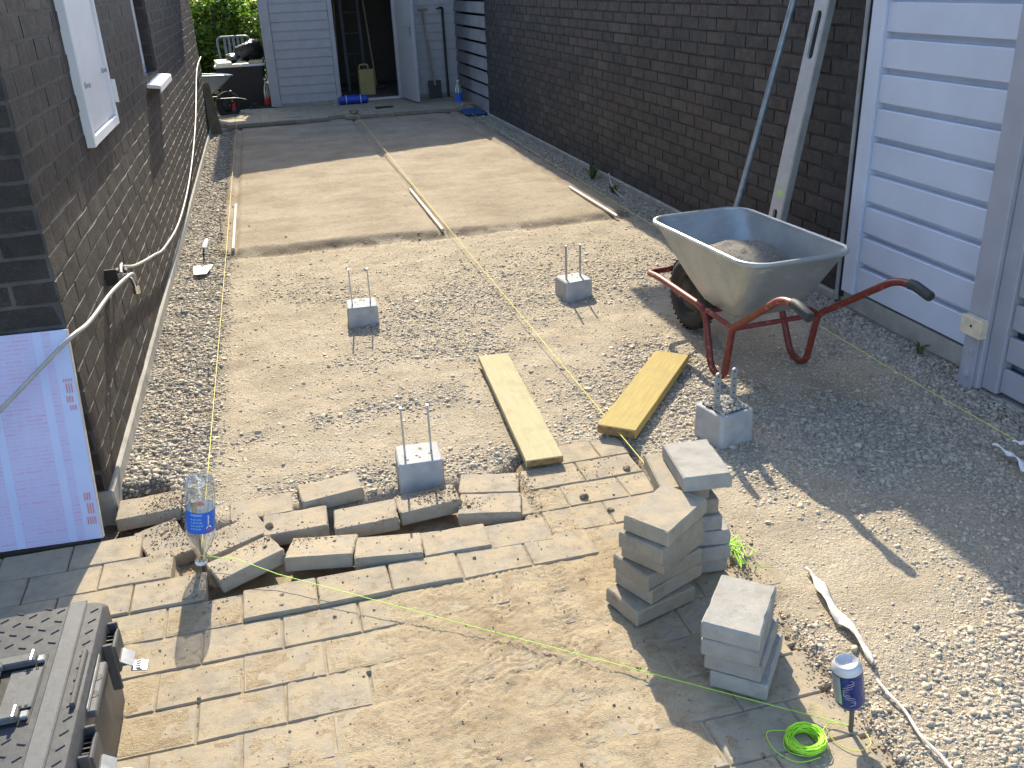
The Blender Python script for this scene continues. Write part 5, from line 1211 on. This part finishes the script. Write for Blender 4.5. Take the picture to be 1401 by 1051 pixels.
hs = bm_obj('garden_hose', tube(bmesh.new(), smooth_path([(-0.608, 3.78, 0.555), (-0.606, 3.73, 0.594), (-0.640, 3.45, 0.611), (-0.664, 3.10, 0.619), (-0.684, 2.885, 0.642), (-0.80, 2.82, 0.555), (-0.915, 2.775, 0.465), (-1.10, 2.70, 0.32), (-1.40, 2.5, 0.02), (-1.6, 2.3, 0.012)], 8), 0.0072, 10), 'hose_plastic', None, True); tag(hs, 'pale hose from the tap passing over the printed sheet', 'hose')

# ---- printed shuttering sheet leaning on the house corner
shr = empty('shuttering_sheet', (-0.704, 2.745, 0.006)); tag(shr, 'printed white and red shuttering sheet leaning on the house corner', 'sheet')
tilt = math.atan2(0.17, 0.655)
shr.rotation_euler = (-tilt, 0, R(-3))
bm_obj('panel', bx(-1.2, 0.0, 0.0, 0.018, 0.0, 0.678), 'sheet_print', shr)
bm_obj('edge', bx(0.0004, 0.0024, 0.001, 0.017, 0.001, 0.677), 'sheet_edge', shr)
bm = bmesh.new()
for z0, z1, x0 in ((0.515, 0.525, -0.035), (0.48, 0.51, -0.03), (0.45, 0.47, -0.034), (0.425, 0.44, -0.028), (0.13, 0.155, -0.034), (0.085, 0.12, -0.03), (0.05, 0.075, -0.036)):
    x = x0
    while x < -0.012: bx(x, x + 0.004, -0.0012, -0.0004, z0, z1, 0, bm); x += 0.0075
bm_obj('print', bm, 'print_red', shr)['kind'] = 'stuff'

# ---- toolbox
tb = empty('toolbox', (-0.535, 1.67, 0.0), 0.0); tag(tb, 'black and grey plastic toolbox with steel latches and folding handle', 'toolbox')
D = 0.41; LN = 0.275  # depth to -x, half length in y
body = bm_obj('body', loft(bmesh.new(), [[(x, y, z) for x, y, _ in rrect(-D + i, 0 - i, -LN + i, LN - i, 0, 0.022, 4)] for z, i in ((0.004, 0.012), (0.02, 0.004), (0.215, 0.0), (0.225, 0.006))], True, True), 'box_plastic', tb, True)
lid = bm_obj('lid', loft(bmesh.new(), [[(x, y, z) for x, y, _ in rrect(-D + i, 0.014 - i, -LN - 0.008 + i, LN + 0.008 - i, 0, 0.030, 4)] for z, i in ((0.226, 0.004), (0.232, 0.0), (0.292, 0.0), (0.304, 0.010))], True, True), 'box_lid', tb, True)
bm_obj('lid_strip', bx(-0.071, -0.031, -LN - 0.004, LN + 0.004, 0.305, 0.311, 0.003), 'box_strip', lid)
# moulded tread bars
bm = bmesh.new()
def tread(x, y, a): box(bm, (x, y, 0.3045), (0.0045, 0.019, 0.004), Matrix.Rotation(a, 3, 'Z'), 0.0015)
for k in range(13): tread(-0.012, -LN + 0.045 + k * 0.039, R(-55))
for i in range(10):
    for j in range(14):
        x = -0.087 - 0.030 * i; y = -LN + 0.04 + j * 0.038
        if abs(y) < 0.125: continue
        tread(x, y + (0.016 if i % 2 else 0), R(-55) if (i + j) % 2 else R(65))
bm_obj('tread', bm, 'box_plastic', lid)['kind'] = 'stuff'
# recess + folding handle
hr = bm_obj('handle_recess', bx(-0.33, -0.085, -0.105, 0.105, 0.3048, 0.3062), 'dark_plastic', lid)
bm_obj('recess_plate', bx(-0.150, -0.088, -0.062, 0.062, 0.3064, 0.310, 0.002), 'box_strip', lid)
for s in (-1, 1):
    ar = bm_obj('handle_arm', bx(-0.24, -0.105, s * 0.085 - 0.014, s * 0.085 + 0.014, 0.3065, 0.323, 0.003), 'box_strip', lid)
    bm_obj('hinge_pin', tube(bmesh.new(), [(-0.112, s * 0.085 - 0.016, 0.3245), (-0.112, s * 0.085 + 0.016, 0.3245)], 0.004, 8), 'steel', ar, True)
    bm_obj('latch_pad', bx(-0.103, -0.088, s * 0.085 - 0.010, s * 0.085 + 0.010, 0.3064, 0.316, 0.002), 'steel', ar)
hg = tube(bmesh.new(), [(-0.178, -0.075, 0.325), (-0.178, 0.075, 0.325)], 0.0125, 14)
bm_obj('handle_grip', hg, 'steel', lid, True)
bm = bmesh.new()
for k in range(9): tube(bm, [(-0.178 + 0.0135 * math.cos(a), -0.06 + k * 0.015, 0.325 + 0.0135 * math.sin(a)) for a in np.linspace(0, 2 * PI, 17)[:-1]], 0.0016, 5, True)
bm_obj('handle_knurl', bm, 'steel', lid, True)
bm = bmesh.new()
for s in (-1, 1):
    for k in range(3): box(bm, (-0.098 - 0.011 * k, s * 0.0555, 0.3102), (0.006, 0.004, 0.002))
bm_obj('vent_hole', bm, 'black_metal', lid)
# hasp plate with two holes in the middle of the front
hp = bm_obj('hasp', bx(0.006, 0.030, -0.078, 0.078, 0.262, 0.280, 0.003), 'box_strip', tb)
for y in (-0.026, 0.026): bm_obj('hole', lathe(bmesh.new(), [(0.010, 0.2803), (0.010, 0.2808)], 16, Matrix.Translation((0.019, y, 0))), 'black_metal', hp)
bm_obj('hasp_rib', bx(-0.012, -0.002, -0.085, 0.085, 0.300, 0.316, 0.002), 'box_plastic', tb)
bm_obj('hasp_rib', bx(0.0155, 0.0185, -0.085, 0.085, 0.286, 0.296, 0.001), 'steel', tb)
for yc in (-0.165, 0.165):
    lt = bm_obj('latch', bx(0.015, 0.036, yc - 0.045, yc - 0.036, 0.16, 0.285, 0.002, bx(0.015, 0.036, yc + 0.036, yc + 0.045, 0.16, 0.285, 0.002, bx(0.030, 0.040, yc - 0.036, yc + 0.036, 0.20, 0.272, 0.003))), 'box_plastic', tb)
    bm = bmesh.new()
    for k in range(5): bx(0.016, 0.030, yc - 0.030 + k * 0.014, yc - 0.027 + k * 0.014, 0.235, 0.268, 0, bm)
    bm_obj('latch_rib', bm, 'dark_plastic', lt)
    mt = bm_obj('latch_plate', box(box(bmesh.new(), (0.052, yc - 0.004, 0.215), (0.030, 0.052, 0.003), Matrix.Rotation(R(38), 3, 'Y'), 0.001), (0.074, yc - 0.014, 0.193), (0.034, 0.034, 0.004), Matrix.Rotation(R(12), 3, 'Y'), 0.001), 'steel', lt)
    bm = bmesh.new()
    for k in range(4): bx(0.066, 0.082, yc - 0.026 + 0.008 * k, yc - 0.0235 + 0.008 * k, 0.1955, 0.1985, 0, bm)
    bm_obj('plate_rib', bm, 'aluminium', mt)

# ================================================================== things at the far end
bn = empty('storage_bin', (-0.27, 14.35, -0.02)); tag(bn, 'big black bin standing left of the shed', 'bin')
bm_obj('body', loft(bmesh.new(), [rrect(-0.29, 0.31, -0.28, 0.28, 0.0, 0.03, 3), rrect(-0.33, 0.33, -0.32, 0.32, 0.64, 0.03, 3)], True, True), 'dark_plastic', bn)
bm_obj('rim', tube(bmesh.new(), [Vector(p) for p in rrect(-0.34, 0.34, -0.33, 0.33, 0.645, 0.03, 3)], 0.016, 8, True), 'plastic_white', bn, True)
for x, lab in ((-0.23, 'pale board offcut on the left end of the black bin'), (0.24, 'pale board offcut on the bin end next to the shed')):
    o = bm_obj('board_offcut', box(bmesh.new(), (0, 0, 0), (0.20, 0.40, 0.035), None, 0.004), 'pale_board', None, False, (-0.27 + x, 14.30, 0.665), (R(4), 0, R(8 if x < 0 else -6))); tag(o, lab, 'board')
bm = bmesh.new(); bmesh.ops.create_icosphere(bm, subdivisions=3, radius=0.19); rough(bm, 0.07, 6, 2.0)
for v in bm.verts: v.co.z *= 0.8
o = bm_obj('plastic_bag', bm, 'bag_black', None, True, (-0.10, 14.4, 0.80)); tag(o, 'shiny black plastic bag heaped on the bin', 'bag')
bm = bmesh.new(); bmesh.ops.create_icosphere(bm, subdivisions=3, radius=0.11); rough(bm, 0.05, 9, 5.0)
for v in bm.verts: v.co.z *= 0.6
o = bm_obj('plastic_bag', bm, 'bag_black', None, True, (-0.33, 14.42, 0.705)); tag(o, 'small flat black plastic bag behind the pale offcut', 'bag')
ch = empty('garden_chair', (-0.33, 14.9, -0.10)); tag(ch, 'grey slatted plastic garden chair behind the black bin', 'chair')
for x in (-0.2, 0.2):
    for y in (-0.2, 0.2): bm_obj('leg', tube(bmesh.new(), [(x * 1.1, y * 1.15, 0), (x, y, 0.44)], 0.018, 8), 'chair_grey', ch, True)
bm_obj('seat', bx(-0.22, 0.22, -0.23, 0.22, 0.44, 0.465, 0.01), 'chair_grey', ch)
bk = bm_obj('backrest', tube(bmesh.new(), fillet([(-0.2, 0.2, 0.46), (-0.24, 0.33, 1.06), (0.24, 0.33, 1.06), (0.2, 0.2, 0.46)], 0.08), 0.019, 8), 'chair_grey', ch, True)
for k in range(5):
    x = -0.13 + 0.065 * k; bm_obj('slat', box(bmesh.new(), (x, 0.268, 0.76), (0.036, 0.012, 0.58), Matrix.Rotation(R(-12), 3, 'X')), 'chair_grey', bk)
for x in (-0.24, 0.24): bm_obj('armrest', tube(bmesh.new(), fillet([(x, -0.2, 0.44), (x, -0.2, 0.66), (x, 0.25, 0.68)], 0.06), 0.017, 8), 'chair_grey', ch, True)
cr = empty('crate', (-0.02, 13.75, -0.1)); tag(cr, 'black plastic crate of twigs beside the shed corner', 'crate')
bm = bmesh.new()
for s in (-1, 1):
    for k in range(4): bx(-0.19, 0.13, s * 0.12 - 0.006, s * 0.12 + 0.006, 0.01 + 0.05 * k, 0.045 + 0.05 * k, 0, bm); bx(-0.03 + s * 0.16 - 0.006, -0.03 + s * 0.16 + 0.006, -0.113, 0.113, 0.01 + 0.05 * k, 0.045 + 0.05 * k, 0, bm)
bx(-0.185, 0.125, -0.11, 0.11, 0.0, 0.01, 0, bm)
for x in (-0.19, 0.13):
    for y in (-0.12, 0.12): bx(x - 0.012, x + 0.012, y - 0.012, y + 0.012, 0, 0.20, 0, bm)
bm_obj('body', bm, 'dark_plastic', cr)
bm = bmesh.new(); rs = random.Random(2)
for k in range(60):
    p = Vector((rs.uniform(-0.17, 0.1), rs.uniform(-0.09, 0.09), rs.uniform(0.05, 0.24))); d = Vector((rs.gauss(0, 1), rs.gauss(0, 1), rs.gauss(0, 0.5))).normalized() * rs.uniform(0.05, 0.14); tube(bm, [p - d, p + d * 0.2 + Vector((0, 0, 0.01)), p + d], 0.003, 4)
o = bm_obj('twigs', bm, 'twig', None, False, (-0.02, 13.75, -0.1)); tag(o, 'tangle of dry twigs filling the black crate', 'twigs', kind='stuff')
def small_bottle(c, col, lab, h=0.28, r=0.038):
    e = empty('plastic_bottle', c); tag(e, lab, 'bottle')
    bm = lathe(bmesh.new(), [(r * 0.9, 0.0), (r, 0.01), (r, h * 0.62), (r * 0.8, h * 0.74), (r * 0.33, h * 0.9), (r * 0.33, h * 0.97)], 20); b = bm_obj('body', bm, 'clear_pet', e, True)
    bm_obj('label', lathe(bmesh.new(), [(r * 1.02, h * 0.18), (r * 1.02, h * 0.52)], 20, None, False, False), col, b, True)
    bm_obj('cap', lathe(bmesh.new(), [(r * 0.36, h * 0.95), (r * 0.36, h)], 12), 'plastic_white', b)
    return e
small_bottle((-0.425, 13.25, 0.078), 'red_plastic', 'clear bottle with red label standing on the sunlit far paving', 0.30)
small_bottle((2.47, 12.22, 0.078), 'label_blue', 'clear bottle with blue label at the far paving corner', 0.33, 0.046)
small_bottle((0.045, 13.95, -0.1), 'red_plastic', 'bottle with red band squeezed between bin and shed', 0.55, 0.05)
# blue lying drill-like hand tool by the threshold: blue sheath on an aluminium bar
bs = empty('blue_hand_tool', (1.20, 13.38, 0.078)); tag(bs, 'blue-handled hand tool lying before the shed threshold', 'bag')
bm = lathe(bmesh.new(), [(0.03, -0.21), (0.055, -0.19), (0.058, 0.0), (0.055, 0.19), (0.03, 0.21)], 18, Matrix.Translation((0, 0, 0.055)) @ Matrix.Rotation(R(90), 4, 'Y')); bm_obj('body', rough(bm, 0.008, 12), 'blue_plastic', bs, True)
for x in (-0.1, 0.1): bm_obj('strap', tube(bmesh.new(), [(x, 0.060 * math.cos(a), 0.055 + 0.060 * math.sin(a)) for a in np.linspace(0, 2 * PI, 19)[:-1]], 0.005, 6, True), 'print_white', bs, True)
# spade and broom against the shed, tarp
sp = empty('spade', (2.36, 13.30, 0.078)); tag(sp, 'wooden-shafted spade leaning upright against the shed boards', 'spade')
bm_obj('shaft', tube(bmesh.new(), [(0, 0, 0.18), (-0.06, 0.25, 1.15)], 0.016, 8), 'shaft_wood', sp, True)
bm_obj('blade', loft(bmesh.new(), [[(-0.09, y, 0.0), (0.09, y, 0.0), (0.095, y + 0.05, 0.24), (-0.095, y + 0.05, 0.24)] for y in (-0.006, 0.0)], True, True), 'black_metal', sp)
bm_obj('handle', tube(bmesh.new(), [(-0.13, 0.25, 1.17), (0.01, 0.25, 1.17)], 0.015, 8), 'shaft_wood', sp, True)
br_ = empty('iron_bar', (2.56, 13.38, 0.078)); tag(br_, 'black pry bar leaning between shed and slat screen', 'pry bar')
bm_obj('shaft', tube(bmesh.new(), fillet([(0, 0, 0), (0.02, 0.17, 1.10), (0.02, 0.14, 1.18), (-0.03, 0.10, 1.18)], 0.04), 0.017, 8), 'black_metal', br_, True)
bm_obj('claw', box(bmesh.new(), (-0.05, 0.10, 1.175), (0.06, 0.035, 0.02), None, 0.004), 'black_metal', br_)
bm = bmesh.new(); bmesh.ops.create_grid(bm, x_segments=16, y_segments=16, size=0.5)
for v in bm.verts:
    rr = max(abs(v.co.x), abs(v.co.y)) * 2; v.co = Vector((v.co.x * 0.30, v.co.y * 0.55, 0.035 * (1 - rr ** 2) + 0.03 * float(fbm(np.array(v.co.x), np.array(v.co.y), 5, 3, 2.0)) + 0.004))
o = bm_obj('tarpaulin', bm, 'blue_tarp', None, True, (2.60, 11.98, 0.01)); md = o.modifiers.new('s', 'SOLIDIFY'); md.thickness = 0.004; tag(o, 'crumpled dark blue tarpaulin at the end of the brick wall', 'tarpaulin')
o = bm_obj('cable_end', tube(bmesh.new(), smooth_path([(2.69, 7.2, 0.05), (2.62, 7.0, 0.11), (2.56, 6.75, 0.05), (2.55, 6.45, 0.02)], 8), 0.006, 6), 'hose_plastic', None, True); tag(o, 'bent piece of pale cable at the right wall foot', 'cable')
